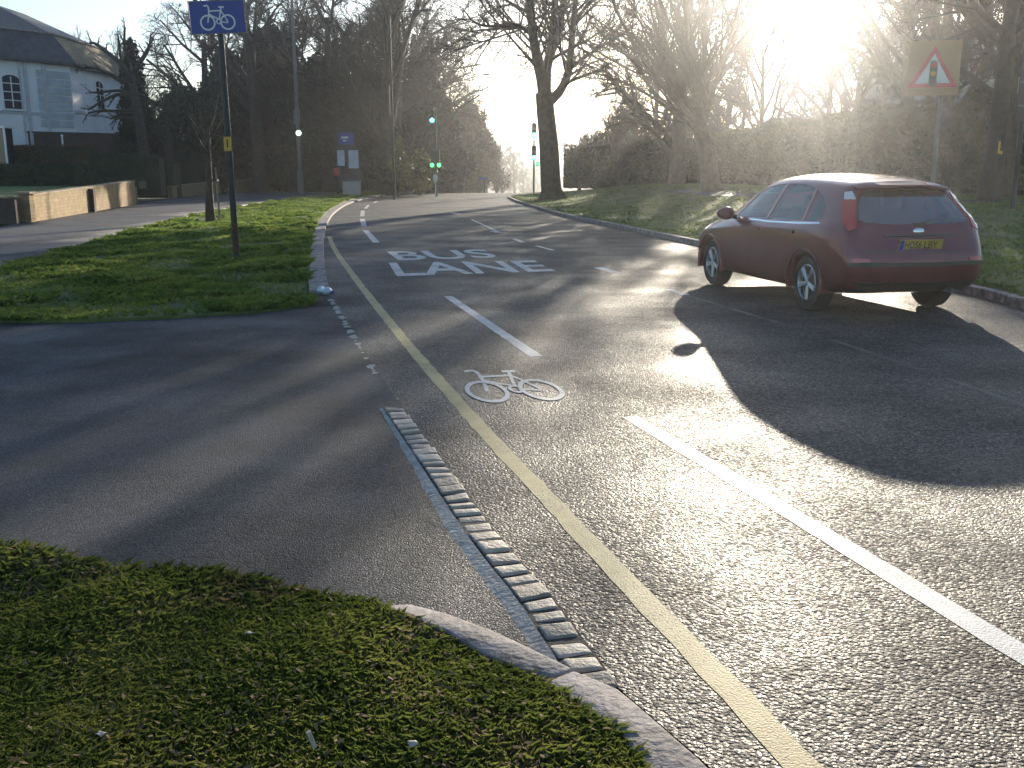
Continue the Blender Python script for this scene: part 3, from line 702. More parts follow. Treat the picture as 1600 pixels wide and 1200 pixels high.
def panel(name, poly, axis, m, off=.004, th=.006, step=.06, side=1, parent=None, label=None):
    """plate that follows the body: poly in (x,z) cast along y, or in (y,z) cast along x"""
    bm = bmesh.new(); vs = [bm.verts.new((p[0], p[1], 0)) for p in poly]
    for t in tessellate_polygon([[Vector((p[0], p[1], 0)) for p in poly]]):
        try: bm.faces.new([vs[i] for i in t])
        except ValueError: pass
    for ax in (0, 1):
        lo = min(p[ax] for p in poly); hi = max(p[ax] for p in poly); c = lo + step
        while c < hi:
            bmesh.ops.bisect_plane(bm, geom=bm.verts[:] + bm.edges[:] + bm.faces[:], plane_co=(c, 0, 0) if ax == 0 else (0, c, 0), plane_no=(1, 0, 0) if ax == 0 else (0, 1, 0)); c += step
    outs = []
    for v in bm.verts:
        if axis == 'y': o, d = Vector((v.co.x, 2 * side, v.co.y)), Vector((0, -side, 0))
        else: o, d = Vector((-2 if side < 0 else 5, v.co.x, v.co.y)), Vector((1 if side < 0 else -1, 0, 0))
        h, nrm, _, _ = BV.ray_cast(o, d)
        if h is None: h = o + d * 1.2; nrm = -d
        if nrm.dot(d) > 0: nrm = -nrm
        outs.append((h + nrm * off, nrm))
    for v, (p, n) in zip(bm.verts, outs): v.co = p
    bmesh.ops.recalc_face_normals(bm, faces=bm.faces[:])
    ref = Vector((0, side, 0)) if axis == 'y' else Vector((side, 0, 0))
    if sum(f.normal.dot(ref) for f in bm.faces) < 0: bmesh.ops.reverse_faces(bm, faces=bm.faces[:])
    if th:
        bmesh.ops.solidify(bm, geom=bm.faces[:], thickness=th)
    o = mkbm(name, bm, m, parent or car); o.data.set_sharp_from_angle(angle=math.radians(40))
    if label: o['label'] = label
    return o
for sg in (1, -1):
    for pl in (SIDE1, SIDE2, SIDE3):
        cx = sum(p[0] for p in pl) / len(pl); czz = sum(p[1] for p in pl) / len(pl)
        big = [(cx + (p[0] - cx) * 1.03, czz + (p[1] - czz) * 1.03) for p in pl]
        panel('window', big, 'y', M['glass'], -.006, 0, .08, sg)
    # dark trim line under the side glass
    panel('window_trim', [(2.02, .955), (2.0, .975), (1.0, .962), (.2, .982), (-.2, 1.0), (-.22, .985), (.2, .962), (1.0, .945)], 'y', M['chrome'], .002, .006, .1, sg)
    panel('door_handle', [(.43, .845), (.43, .875), (.27, .88), (.27, .85)], 'y', M['car'], .022, .02, .05, sg)
    panel('door_handle', [(1.33, .835), (1.33, .865), (1.17, .87), (1.17, .84)], 'y', M['car'], .022, .02, .05, sg)
    for xs in (1.10,):
        panel('door_gap', [(xs - .02, .25), (xs - .005, .97), (xs + .005, .97), (xs - .01, .25)], 'y', M['black'], .0012, 0, .1, sg)
    panel('door_gap', [(2.08, .28), (2.10, .93), (2.112, .93), (2.092, .28)], 'y', M['black'], .0012, 0, .1, sg)
    panel('door_gap', [(.36, .30), (.20, .62), (.13, .97), (.142, .97), (.212, .62), (.372, .30)], 'y', M['black'], .0012, 0, .1, sg)
    panel('rub_strip', [(2.05, .50), (2.05, .54), (.42, .54), (.42, .50)], 'y', M['car'], .006, .012, .12, sg)
    # high tail lamps on the rear pillars
    tl = [(.79, .93), (.80, 1.02), (.715, 1.20), (.645, 1.315), (.595, 1.325), (.60, 1.24), (.69, 1.06), (.70, .96)]
    panel('tail_lamp', [(a * sg, b) for a, b in tl], 'x', M['tail'], .012, .02, .05, -1)
    tw = [(.685, 1.245), (.645, 1.318), (.598, 1.328), (.604, 1.245)]
    panel('reversing_lamp', [(a * sg, b) for a, b in tw], 'x', M['tailw'], .018, .012, .04, -1)
    panel('rear_reflector', [(a * sg, b) for a, b in ((.78, .60), (.79, .655), (.60, .64), (.60, .615))], 'x', M['tail'], .014, .01, .05, -1)
    panel('headlamp', [(3.30, .60), (3.12, .66), (2.98, .76), (3.10, .755), (3.30, .68)], 'y', M['tailw'], .004, .01, .05, sg)
    mb = MB(); pr = [(.36 + .0, .0)]
    # wheel-arch lips
# rear glass, spoiler, bumper strip, plate, emblem, wiper
panel('rear_window', [(a * 1.02, 1.17 + (b - 1.17) * 1.03) for a, b in REARG], 'x', M['rglass'], -.004, 0, .07, -1)
panel('windscreen', [(a * 1.02, 1.19 + (b - 1.19) * 1.03) for a, b in FRONTG], 'x', M['glass'], -.004, 0, .07, 1)
sp = MB(); n = 16; vs = []
for i in range(n + 1):
    t = -1 + 2 * i / n; y = .565 * t; dx = .05 * t * t; dz = -.035 * t ** 4
    vs += [(-.20 + dx * .5, y, 1.452 + dz), (-.50 + dx, y, 1.405 + dz), (-.51 + dx, y, 1.388 + dz), (-.40 + dx, y, 1.358 + dz), (-.22 + dx * .5, y, 1.40 + dz)]
sp.add(vs, [(i * 5 + k, i * 5 + (k + 1) % 5, i * 5 + 5 + (k + 1) % 5, i * 5 + 5 + k) for i in range(n) for k in range(5)] + [(0, 1, 2, 3, 4), tuple(n * 5 + k for k in (4, 3, 2, 1, 0))])
spo = mk('spoiler', sp, M['car'], car, smooth=True, auto=50)
bs = panel('bumper_strip', [(.82, .565), (.82, .605), (.3, .60), (-.3, .60), (-.82, .605), (-.82, .565), (-.3, .555), (.3, .555)], 'x', M['black'], .012, .02, .08, -1)
panel('lower_bumper', [(.80, .29), (.80, .40), (.4, .385), (-.4, .385), (-.80, .40), (-.80, .29)], 'x', M['black'], .008, .015, .08, -1)
panel('tailgate_gap', [(.72, .705), (.72, .712), (-.72, .712), (-.72, .705)], 'x', M['black'], .0015, 0, .1, -1)
panel('tailgate_trim', [(.42, .868), (.42, .885), (-.42, .885), (-.42, .868)], 'x', M['black'], .012, .012, .08, -1)
h, nn, _, _ = BV.ray_cast(Vector((-3, 0, .785)), Vector((1, 0, 0)))
PX = h.x - .018; tilt = Matrix.Rotation(math.radians(-14), 3, 'Y')
mb = MB(); mb.box((PX, 0, .785), (.012, .52, .111), mtx=tilt); plate = mk('number_plate', mb, M['plate_y'], car, bevel=.003)
def on_plate(p, d=.0075): return Vector((PX, 0, .785)) + tilt @ Vector((-d, p[0], p[1]))
mb = MB(); q = [(.255, -.05), (.212, -.05), (.212, .05), (.255, .05)]
mb.add([on_plate(p) for p in q], [(0, 1, 2, 3)]); mk('blue_band', mb, mat('plate_blue', (.01, .04, .35), .4), plate)
def plate_text(txt, y0, wd):
    v, f = text_mesh(txt, .012); mb = MB()
    mb.add([on_plate((y0 - a.x * wd, -.038 + a.y * .076)) for a in v], f); mk('plate_lettering', mb, M['black'], plate)
plate_text('HO56', .198, .20); plate_text('LBY', -.035, .165)
mb = MB(); h, nn, _, _ = BV.ray_cast(Vector((-3, 0, .925)), Vector((1, 0, 0)))
mb.lathe([(.001, -.005), (.035, -.005), (.035, .008), (.03, .012), (.001, .012)], 28, Matrix.Rotation(math.radians(-80), 3, 'Y'), (h.x, 0, .925))
for i, v in enumerate(mb.v): mb.v[i] = (v[0], v[1] * 1.9, v[2])
em = mk('emblem', mb, M['chrome'], car, smooth=True, auto=40)
mb = MB(); hw, _, _, _ = BV.ray_cast(Vector((-3, 0, 1.0)), Vector((1, 0, 0)))
mb.tube([(hw.x - .03, 0, 1.0), (hw.x - .035, -.2, 1.03), (hw.x - .015, -.44, 1.045)], [.012, .009, .006], 6); mb.box((hw.x - .02, 0, .995), (.05, .09, .035))
mk('rear_wiper', mb, M['black'], car)
# mirrors
for sg in (1, -1):
    mb = MB(); bm = bmesh.new(); bmesh.ops.create_uvsphere(bm, u_segments=18, v_segments=12, radius=1)
    for v in bm.verts:
        v.co = Vector((1.96 + v.co.x * (.10 if v.co.x > 0 else .06), (1.0 + v.co.y * .125) * sg, 1.015 + v.co.z * .085 * (1 - .15 * v.co.y)))
    mo = mkbm('wing_mirror', bm, M['car'], car)
    mb = MB(); mb.tube([(1.97, .84 * sg, .965), (1.97, .93 * sg, .985)], [.035, .03], 8); mk('mirror_stalk', mb, M['black'], mo)
# wheels
def wheel(x, sg):
    w = empty('wheel', (x, .765 * sg, .316)); w.parent = car
    R = Matrix.Rotation(math.radians(-90 * sg), 3, 'X')      # lathe axis points outward
    mb = MB(); mb.lathe([(.205, -.10), (.29, -.102), (.312, -.08), (.316, -.05), (.316, .05), (.312, .08), (.29, .102), (.215, .10), (.205, .085), (.205, -.085)], 44, R)
    mk('tyre', mb, M['rubber'], w, smooth=True, auto=35)
    mb = MB(); mb.lathe([(.206, -.09), (.207, .092), (.196, .098), (.188, .082), (.186, -.05), (.186, -.09)], 44, R)
    rim = mk('rim', mb, M['alloy'], w, smooth=True, auto=35)
    mb = MB(); mb.lathe([(.001, .05), (.188, .05), (.188, .044), (.001, .044)], 30, R); mk('brake_disc', mb, M['black'], w)
    mb = MB(); mb.lathe([(.001, .052), (.05, .052), (.046, .088), (.03, .094), (.001, .094)], 20, R)
    for k in range(5):
        a = 2 * math.pi * k / 5 + .3
        for da in (-.11, .11):
            p0 = Vector((math.cos(a + da * 2.2) * .038, math.sin(a + da * 2.2) * .038, .078)); p1 = Vector((math.cos(a + da) * .19, math.sin(a + da) * .19, .086))
            mb.tube([R @ p0, R @ p1], [.018, .015], 6)
    mk('spokes', mb, M['alloy'], rim, smooth=True, auto=40)
    return w
for x in (0, 2.64):
    for sg in (1, -1): wheel(x, sg)
# arch liners, underside and cabin
for wx in (0, 2.64):
    for sg in (1, -1):
        mb = MB(); R = Matrix.Rotation(math.radians(-90 * sg), 3, 'X'); n = 26; vs = []
        for k in range(n + 1):
            t = math.radians(-14 + 208 * k / n)
            for r, d in ((.356, .60), (.356, .898), (.385, .915), (.392, .90)):
                vs.append((wx + math.cos(t) * r, d * sg, .316 + math.sin(t) * r))
        fs = [(k * 4 + j, k * 4 + j + 1, k * 4 + 5 + j, k * 4 + 4 + j) for k in range(n) for j in range(3)]
        mb.add(vs, fs); mk('wheel_arch', mb, M['car'], car, smooth=True, auto=45)
def seat(x, y, w):
    mb = MB(); mb.box((x, y, .55), (.50, w, .16)); mb.box((x - .28, y, .85), (.14, w, .60), mtx=Matrix.Rotation(math.radians(-14), 3, 'Y'))
    s = mk('car_seat', mb, M['seat'], car, bevel=.03, smooth=True, auto=40)
    for yy in ((y,) if w < .8 else (-.38, .38)):
        mb = MB(); mb.box((x - .385, yy, 1.2), (.09, .26, .17)); mk('headrest', mb, M['seat'], s, bevel=.03, smooth=True, auto=40)
for y in (.36, -.36): seat(1.22, y, .5)
seat(.32, 0, 1.28)
mb = MB(); mb.tube([(-.6, -.42, .30), (-.86, -.42, .285)], [.03, .03], 12); mk('exhaust_pipe', mb, M['galv'], car)
mb = MB(); mb.box((2.15, 0, .86), (.45, 1.38, .16)); mk('dashboard', mb, M['black'], car, bevel=.04)
# ------------------------------------------------------------------ signs, poles, walls, house and street furniture
def pole_thing(name, base, label, cat, group=None):
    e = empty(name, base); tag(e, label, cat, group); return e
def rel(e, p): return Vector(p) - e.location
# blue bicycle sign
b0 = gp(370, 405, .12); bs_ = pole_thing('bicycle_sign', b0, 'blue cycle-route sign with white bicycle on a tall black post in the grass', 'sign')
ptop = at(345, -8, b0.y); hgt = ptop.z - b0.z
lean = Vector((at(345, 55, b0.y).x - b0.x, 0, at(345, 55, b0.y).z - b0.z)); lean /= lean.z
P = lambda z: lean * z
mb = MB(); mb.tube([P(-.2), P(hgt)], [.055, .05], 14); mk('post', mb, M['pole'], bs_, smooth=True, auto=40)
mb = MB(); mb.tube([P(.12), P(.62)], [.0565, .0562], 14); mk('rust_patch', mb, M['rust'], bs_, smooth=True, auto=40)
mb = MB(); mb.tube([P(-.05), P(.1)], [.075, .06], 14); mk('post_base', mb, M['pole'], bs_, smooth=True, auto=40)
sc = b0.y / F; zt = at(345, 3, b0.y).z - b0.z; zb = at(345, 53, b0.y).z - b0.z; xw = 78 * sc
sx = at(342, 28, b0.y).x - b0.x; sgn_r = Matrix.Rotation(math.radians(-3), 4, 'Y') @ Matrix.Rotation(math.radians(8), 4, 'Z')
pn = empty('sign_panel', (sx, -.085, (zt + zb) / 2)); pn.parent = bs_; pn.rotation_euler = sgn_r.to_euler()
mb = MB(); mb.box((0, 0, 0), (xw, .012, zt - zb)); mk('sign_plate', mb, M['blue'], pn, bevel=.004)
mb = MB()
for z in (-(zt - zb) / 2 - .004, (zt - zb) / 2 + .004): mb.box((0, 0, z), (xw + .03, .02, .012))
for x in (-xw / 2 - .008, xw / 2 + .008): mb.box((x, 0, 0), (.012, .019, zt - zb - .006))
mk('sign_border', mb, M['galv'], pn)
mb = MB(); k = xw * .62 / 4.9
flat_strokes(mb, lambda p, z: Vector(((p.x - 1.45) * k, -.0075 - z, (p.y - .75) * k)), 0, .0003); mk('bicycle_emblem', mb, M['signw'], pn)
mb = MB()
mb.box((0, .03, 0), (.06, .04, .5))
mk('bracket', mb, M['galv'], pn)
yz = at(355, 225, b0.y).z - b0.z; pc = P(yz)
mb = MB(); mb.box(pc + Vector((.0, -.066, 0)), (.125, .008, .235)); yp = mk('marker_plate', mb, M['yellow_pl'], bs_, bevel=.002)
mb = MB(); mb.box(pc + Vector((.0, -.0735, .01)), (.022, .004, .13)); mk('marker_stroke', mb, M['black'], yp)

# young tree tied to a stake lives in the trees section; traffic warning sign on the right
wy = 19.0; wx = at(1456, 300, wy).x; wb0 = Vector((wx, wy, hright(wx, wy)))
ws = pole_thing('warning_sign', wb0, 'red triangular traffic-lights warning sign on an amber backing board', 'sign')
zc = at(1456, 107, wy).z - wb0.z; s1 = wy / F
mb = MB(); mb.tube([(0, 0, -.2), (0, 0, zc + .3)], [.04, .04], 12); mk('post', mb, M['galv'], ws, smooth=True, auto=40)
bp = empty('sign_panel', (at(1456, 107, wy).x - wx, -.07, zc)); bp.parent = ws; bp.rotation_euler = (0, 0, math.radians(-14))
bw, bh = 74 * s1, 78 * s1
mb = MB(); mb.box((0, 0, 0), (bw, .015, bh)); mk('backing_board', mb, M['signo'], bp, bevel=.003)
def tri(h, zc_, sc_=1.0): return [(-h * .577 * sc_, zc_ - h / 3 * sc_), (h * .577 * sc_, zc_ - h / 3 * sc_), (0, zc_ + h * 2 / 3 * sc_)]
H = 60 * s1
mb = MB(); mb.prism(tri(H, -.1), .0, .012, lambda p: Vector((p.x, -.0095 - p.z, p.y))); mk('red_triangle', mb, M['signr'], bp)
mb = MB(); mb.prism(tri(H, -.1, .70), .0, .003, lambda p: Vector((p.x, -.0225 - p.z, p.y))); mk('white_triangle', mb, M['signw'], bp)
mb = MB(); hw_, hh_ = 5.2 * s1, 19 * s1
cap_ = [(math.cos(math.radians(a)) * hw_, hh_ - hw_ + math.sin(math.radians(a)) * hw_) for a in range(0, 181, 20)] + [(math.cos(math.radians(a)) * hw_, -hh_ + hw_ + math.sin(math.radians(a)) * hw_) for a in range(180, 361, 20)]
mb.prism([(x, z - .1) for x, z in cap_], 0, .003, lambda p: Vector((p.x, -.027 - p.z, p.y))); lampb = mk('light_symbol', mb, M['black'], bp)
for dz, m_ in ((.6, 'signr'), (0, 'amber'), (-.6, 'rust')):
    mb = MB(); mb.lathe([(hw_ * .75, 0), (hw_ * .75, .003)], 16, Matrix.Rotation(math.radians(90), 3, 'X'), (0, -.0315, -.1 + dz * hh_)); mk('lamp_disc', mb, M[m_], lampb)

# dark post with the back of a large sign at the right edge
qy = 27.0; qx = at(1583, 312, qy).x; qb = Vector((qx, qy, hright(qx, qy)))
bsn = pole_thing('sign_back', qb, 'large dark sign seen from behind on a post at the right edge', 'sign')
mb = MB(); zt = at(1583, 66, qy).z - qb.z; zb = at(1583, 190, qy).z - qb.z
for dx in (0.0, 1.05): mb.tube([(dx, 0, -.2), (dx, 0, zt - .05)], [.07, .07], 10)
mk('post', mb, M['pole'], bsn, smooth=True, auto=40)
mb = MB(); mb.box((.62, -.10, (zt + zb) / 2), (1.7, .03, zt - zb)); pp = mk('sign_panel', mb, M['signback'], bsn)
mb = MB()
for f_ in (.2, .5, .8): mb.box((.62, -.13, zb + (zt - zb) * f_), (1.66, .03, .05))
mk('stiffener', mb, M['galv'], pp)
# yellow marker post by the right hedge
my = 30.0; mx_ = at(1553, 300, my).x; m0 = Vector((mx_, my, hright(mx_, my)))
ym = pole_thing('marker_post', m0, 'slim dark post with a small yellow L-shaped bracket before the right hedge', 'post')
z1 = at(1553, 222, my).z - m0.z
mb = MB(); mb.tube([(0, 0, -.2), (0, 0, z1 + .25)], [.03, .03], 8); mk('post', mb, M['pole'], ym)
mb = MB(); mb.box((0, -.04, z1 - .16), (.06, .012, .36)); mb.box((.07, -.04, z1 - .31), (.08, .012, .09)); mk('yellow_bracket', mb, M['yellow_pl'], ym)

# tall lamp column at the left, its junction boxes
def lamp_column(px, Y, base, arm, h, label, boxes=False, group=None, arm_len=1.8):
    x = at(px, 300, Y).x; z0 = base if base is not None else crest(Y)
    e = pole_thing('street_lamp', (x, Y, z0), label, 'street lamp', group)
    mb = MB(); k_ = 2.1 if boxes else .9; mb.tube([(0, 0, -.2), (0, 0, 1.6), (0, 0, 1.62), (0, 0, h)], [.10 * k_, .10 * k_, .065 * k_, .045 * k_], 12); mk('column', mb, M['galv'] if boxes else M['pole'], e, smooth=True, auto=30)
    mb = MB(); mb.tube([(0, 0, h - .05), (arm * .3, 0, h + .12), (arm * arm_len, 0, h + .22)], [.04, .035, .03], 8); mk('arm', mb, M['pole'], e, smooth=True, auto=40)
    mb = MB(); n = 12; vs = []
    mb.lathe([(.02, -.45), (.09, -.38), (.15, -.1), (.16, .12), (.10, .34), (.02, .38)], 12, Matrix.Rotation(math.radians(90), 3, 'Y'), (arm * (arm_len + .3), 0, h + .22))
    for i, v in enumerate(mb.v): mb.v[i] = (v[0], v[1] * 1.1, h + .22 + (v[2] - h - .22) * .55)
    hd = mk('lamp_head', mb, M['galv'], e, smooth=True, auto=50)
    mb = MB(); mb.box((arm * (arm_len + .35), 0, h + .13), (.5, .2, .05)); mk('lamp_bowl', mb, M['signw'], hd, bevel=.015)
    return e
lc = lamp_column(470, 71, .12, 1, 16.0, 'tall grey lamp column with small lit boxes near the evergreen trees', True)
zc = at(468, 208, 71).z - .12
mb = MB(); mb.box((0, -.16, zc + 1.1), (.42, .2, 1.0)); mk('control_box', mb, M['galv'], lc, bevel=.03)
mb = MB(); mb.lathe([(.19, 0), (.19, .03), (.13, .06)], 16, Matrix.Rotation(math.radians(90), 3, 'X'), (.06, -.10, zc)); mk('signal_lens', mb, M['lampwhite'], lc)
LAMPG = 'street lamps along the avenue'
lamp_column(616, 60, .1, 1, 10.6, 'street lamp reaching out of the bare trees, nearest of its row', group=LAMPG)
lamp_column(728, 100, None, 1, 11.4, 'street lamp whose head pokes out of the dark trees, second of its row', group=LAMPG)
lamp_column(775, 150, None, 1, 14.2, 'street lamp low in the sky gap above the far avenue, third of its row', group=LAMPG)
lamp_column(797, 200, None, 1, 16.5, 'tiny farthest street lamp at the bottom of the sky gap', group=LAMPG)

# traffic signals
def signal_head(parent, x, z, sc=1.0, lit='lampgreen', ang=0.0, name='signal_head'):
    h = empty(name, (x, -.16, z)); h.parent = parent; h.rotation_euler = (0, 0, ang)
    mb = MB(); mb.box((0, 0, 0), (.34 * sc, .22, 1.0 * sc)); mk('housing', mb, M['black'], h, bevel=.03)
    for k, nm in enumerate(('red', 'amber', 'green')):
        zz = (.31 - .31 * k) * sc; m_ = M[lit] if k == 2 else M['black']
        mb = MB(); mb.lathe([(.125 * sc, 0), (.118 * sc, .02), (.06 * sc, .035), (.001, .04)], 20, Matrix.Rotation(math.radians(90), 3, 'X'), (0, -.112, zz)); mk('green_lens' if k == 2 else 'unlit_lens', mb, m_, h, smooth=True)
        mb = MB(); n = 10; vs = []
        for i in range(n + 1):
            t = math.radians(-10 + 200 * i / n)
            for dy, rr in ((0, .145), (-.2, .14)): vs.append((math.cos(t) * rr * sc, -.11 + dy, zz + math.sin(t) * rr * sc))
        mb.add(vs, [(i * 2, i * 2 + 1, i * 2 + 3, i * 2 + 2) for i in range(n)]); mk('visor', mb, M['black'], h)
    return h
sy = 74.0; sxr = at(834, 300, sy).x; z0 = crest(sy) + .35
ts = pole_thing('traffic_signal', (sxr, sy, z0), 'pole with two stacked traffic-light heads showing green beside the big bare tree', 'traffic light')
zu, zl = at(833, 211, sy).z - z0 + .32, at(835, 246, sy).z - z0 + .32
mb = MB(); mb.tube([(0, 0, -.3), (0, 0, zu + .6)], [.075, .065], 10); mk('post', mb, M['pole'], ts, smooth=True, auto=40)
signal_head(ts, 0, zu, 1.05); h2 = signal_head(ts, 0, zl, 1.05)
mb = MB(); za = at(837, 256, sy).z - z0
mb.box((.28, -.1, za), (.3, .2, .34)); ar = mk('arrow_box', mb, M['black'], ts, bevel=.02)
mb = MB(); mb.lathe([(.11, 0), (.10, .03)], 14, Matrix.Rotation(math.radians(90), 3, 'X'), (.28, -.21, za)); mk('green_arrow', mb, M['lampgreen2'], ar)
sy2 = 68.0; sx2 = at(682, 298, sy2).x; z0 = crest(sy2) + .1
t2 = pole_thing('traffic_signal', (sx2, sy2, z0), 'tall pole with one high green traffic light before the dark conifer left of the road', 'traffic light')
zu = at(677, 188, sy2).z - z0 + .3
mb = MB(); mb.tube([(0, 0, -.3), (0, 0, zu + .5)], [.075, .06], 10); mk('post', mb, M['pole'], t2, smooth=True, auto=40)
signal_head(t2, -.2, zu, 1.0)
zl = at(684, 258, sy2).z - z0
mb = MB(); mb.box((-.05, -.12, zl + .45), (.62, .2, 1.1)); pd = mk('crossing_box', mb, M['black'], t2, bevel=.03)
for dx in (-.26, .22):
    mb = MB(); mb.lathe([(.13, 0), (.12, .03)], 14, Matrix.Rotation(math.radians(90), 3, 'X'), (dx, -.225, zl)); mk('green_lens', mb, M['lampgreen3'] if 'lampgreen3' in M else M['lampgreen2'], pd)
# small round white sign on a thin pale post, blue direction sign further back
ry = 66.0; rx = at(683, 298, ry).x + .0
rs = pole_thing('round_sign', (rx - .1, ry, .1), 'small oval pale sign on a thin white post below the left signal', 'sign')
mb = MB(); mb.tube([(0, 0, -.2), (0, 0, 1.0)], [.03, .03], 8); mk('post', mb, M['white'], rs)
mb = MB(); mb.lathe([(.001, 0), (.16, 0), (.16, .02), (.001, .02)], 18, Matrix.Rotation(math.radians(90), 3, 'X'), (0, -.03, 1.15))
mb.v = [(v[0], v[1], 1.15 + (v[2] - 1.15) * 1.7) for v in mb.v]; mk('sign_disc', mb, M['shrubl_sign'] if 'shrubl_sign' in M else M['signw'], rs)
dy_ = 92.0; dxs = at(757, 296, dy_).x
ds = pole_thing('direction_sign', (dxs, dy_, crest(dy_) - .1), 'small blue sign on a dark post at the far bend of the road', 'sign')
zz = at(757, 277, dy_).z - crest(dy_)
mb = MB(); mb.tube([(0, 0, -.2), (0, 0, zz)], [.07, .07], 8); mk('post', mb, M['pole'], ds)
mb = MB(); mb.box((-.12, -.09, zz), (.85, .03, .3)); mk('sign_plate', mb, M['blue'], ds)

# bus-stop information stand
by = 72.0; bx = at(545, 296, by).x
bus = pole_thing('bus_shelter', (bx, by, .12), 'dark bus shelter with blue header sign and two pale panels under the trees', 'bus shelter')
S_ = by / F
def bz(y): return at(545, y, by).z - .12
mb = MB()
for dx in (-16, -1, 16): mb.box((dx * S_, 0, bz(240) / 2), (.10, .10, bz(240)))
mb.box((0, .5, bz(233)), (36 * S_, 1.3, .14)); mb.box((0, .9, bz(290) / 2 + .6), (34 * S_, .05, 1.2))
mk('frame', mb, M['cab'], bus)
mb = MB(); mb.box((-1 * S_, -.09, bz(217)), (23 * S_, .08, 18 * S_)); hdr = mk('header_sign', mb, M['blue'], bus)
mb = MB(); mb.box((-3 * S_, -.135, bz(215)), (10 * S_, .008, 3 * S_)); mb.box((-3 * S_, -.135, bz(220)), (6 * S_, .008, 2 * S_)); mk('pale_lettering_band', mb, M['panel'], hdr)
for cx, w, y0, y1 in ((-10, 11, 234, 259), (9, 15, 234, 263)):
    mb = MB(); mb.box((cx * S_, -.07, (bz(y0) + bz(y1)) / 2), (w * S_, .04, bz(y0) - bz(y1))); mk('poster_panel', mb, M['panel'], bus)
lb = pole_thing('litter_bin', (at(527, 296, 71).x, 71, .12), 'small red bin beside the bus shelter', 'bin')
zq = at(527, 269, 71).z - .12
mb = MB(); mb.tube([(0, 0, -.1), (0, 0, zq - .2)], [.06, .06], 8); mk('post', mb, M['pole'], lb)
mb = MB(); mb.lathe([(.20, -.26), (.24, -.22), (.26, .20), (.23, .27), (.15, .29)], 16, None, (0, 0, zq)); mk('bin_body', mb, M['red'], lb, smooth=True, auto=40)
ub = gp(550, 302, .12); ub = Vector((at(550, 300, 66).x, 66, .115))
uc = pole_thing('utility_cabinet', ub, 'pale concrete block cabinet on the verge below the bus shelter', 'cabinet')
hc = at(550, 284, 66).z - .115; w_ = 26 * 66 / F
mb = MB(); mb.box((0, 0, hc / 2 - .05), (w_, .5, hc + .1)); mk('cabinet_body', mb, M['concrete'], uc, bevel=.02)
mb = MB(); mb.box((0, 0, hc + .035), (w_ + .08, .58, .05)); mk('cabinet_lid', mb, M['kerb'], uc, bevel=.01)

# ------------------------------------------------------------------ walls
def wall(name, px, Y_, tops, thick, m, label, cat='wall', z0=.1, cop=None):
    """px: list of base pixels; tops: pixel rows of the top edge there"""
    base = [gp(p[0], p[1], .12) for p in px]
    z = [at(p[0], t, b.y).z for p, t, b in zip(px, tops, base)]
    e = empty(name, base[0]); e.location.z = z0; tag(e, label, cat)
    d = (base[-1] - base[0]).normalized(); ang = math.atan2(d.y, d.x); e.rotation_euler = (0, 0, ang)
    loc = [((b - base[0]).dot(d), zz - z0) for b, zz in zip(base, z)]
    mb = MB(); poly = [(loc[0][0], -.3)] + [(loc[-1][0], -.3)] + [(a, h) for a, h in reversed(loc)]
    mb.prism(poly, 0, thick, lambda p: Vector((p.x, p.z, p.y)))
    mk('stonework', mb, m, e)
    mb = MB()
    for (a, h), (b, k) in zip(loc, loc[1:]):
        mb.add([(a - .0, -.03, h + .002), (b, -.03, k + .002), (b, thick + .03, k + .002), (a, thick + .03, h + .002), (a, -.03, h + .06), (b, -.03, k + .06), (b, thick + .03, k + .06), (a, thick + .03, h + .06)], [(0, 3, 2, 1), (4, 5, 6, 7), (0, 1, 5, 4), (1, 2, 6, 5), (2, 3, 7, 6), (3, 0, 4, 7)])
    mk('coping', mb, M['coping'], e)
    return e, loc
w1, l1 = wall('garden_wall', [(54, 346), (131, 331), (213, 319)], 0, [306, 294, 284], .32, M['stone'], 'low buff stone wall running up the left side of the footpath')
mb = MB(); mb.box((l1[1][0] - .05, -.08, .42), (.32, .2, .95)); mk('buttress', mb, M['dkbrick'], w1)
gpx = gp(41, 347, .12); gpp = empty('gate_pier', (gpx.x, gpx.y, .1)); tag(gpp, 'short stone gate pier at the near end of the buff garden wall', 'pier')
mb = MB(); mb.box((0, .15, .42), (.34, .34, .9)); mk('pier_shaft', mb, M['stone'], gpp, bevel=.02)
mb = MB(); mb.box((0, .15, .90), (.46, .46, .07)); mk('pier_cap', mb, M['coping'], gpp, bevel=.01)
w0p = gp(33, 349, .12); w00 = empty('low_wall', (w0p.x, w0p.y, .1)); tag(w00, 'dark low wall end beside the short stone pier', 'wall')
mb = MB(); mb.box((-1.0, .3, .38), (1.6, .3, .78)); mk('brickwork', mb, M['dkbrick'], w00)  # dark brick colour carries the shade on this wall face
mb = MB(); mb.box((-1.0, .3, .79), (1.66, .36, .06)); mk('coping', mb, M['coping'], w00)
wall('garden_wall', [(270, 309), (345, 302)], 0, [292, 284], .3, M['stone'], 'dim stone wall stretch behind the staked young tree')
wall('garden_wall', [(366, 301), (412, 297)], 0, [285, 278], .3, M['stone'], 'buff wall stretch just right of the bicycle sign post')
wall('garden_wall', [(420, 297), (444, 296)], 0, [284, 279], .3, M['stone'], 'shortest buff wall piece near the lamp column')
wall('garden_wall', [(474, 295.5), (508, 294.5)], 0, [277, 276], .3, M['stone'], 'buff wall piece beyond the lamp column')

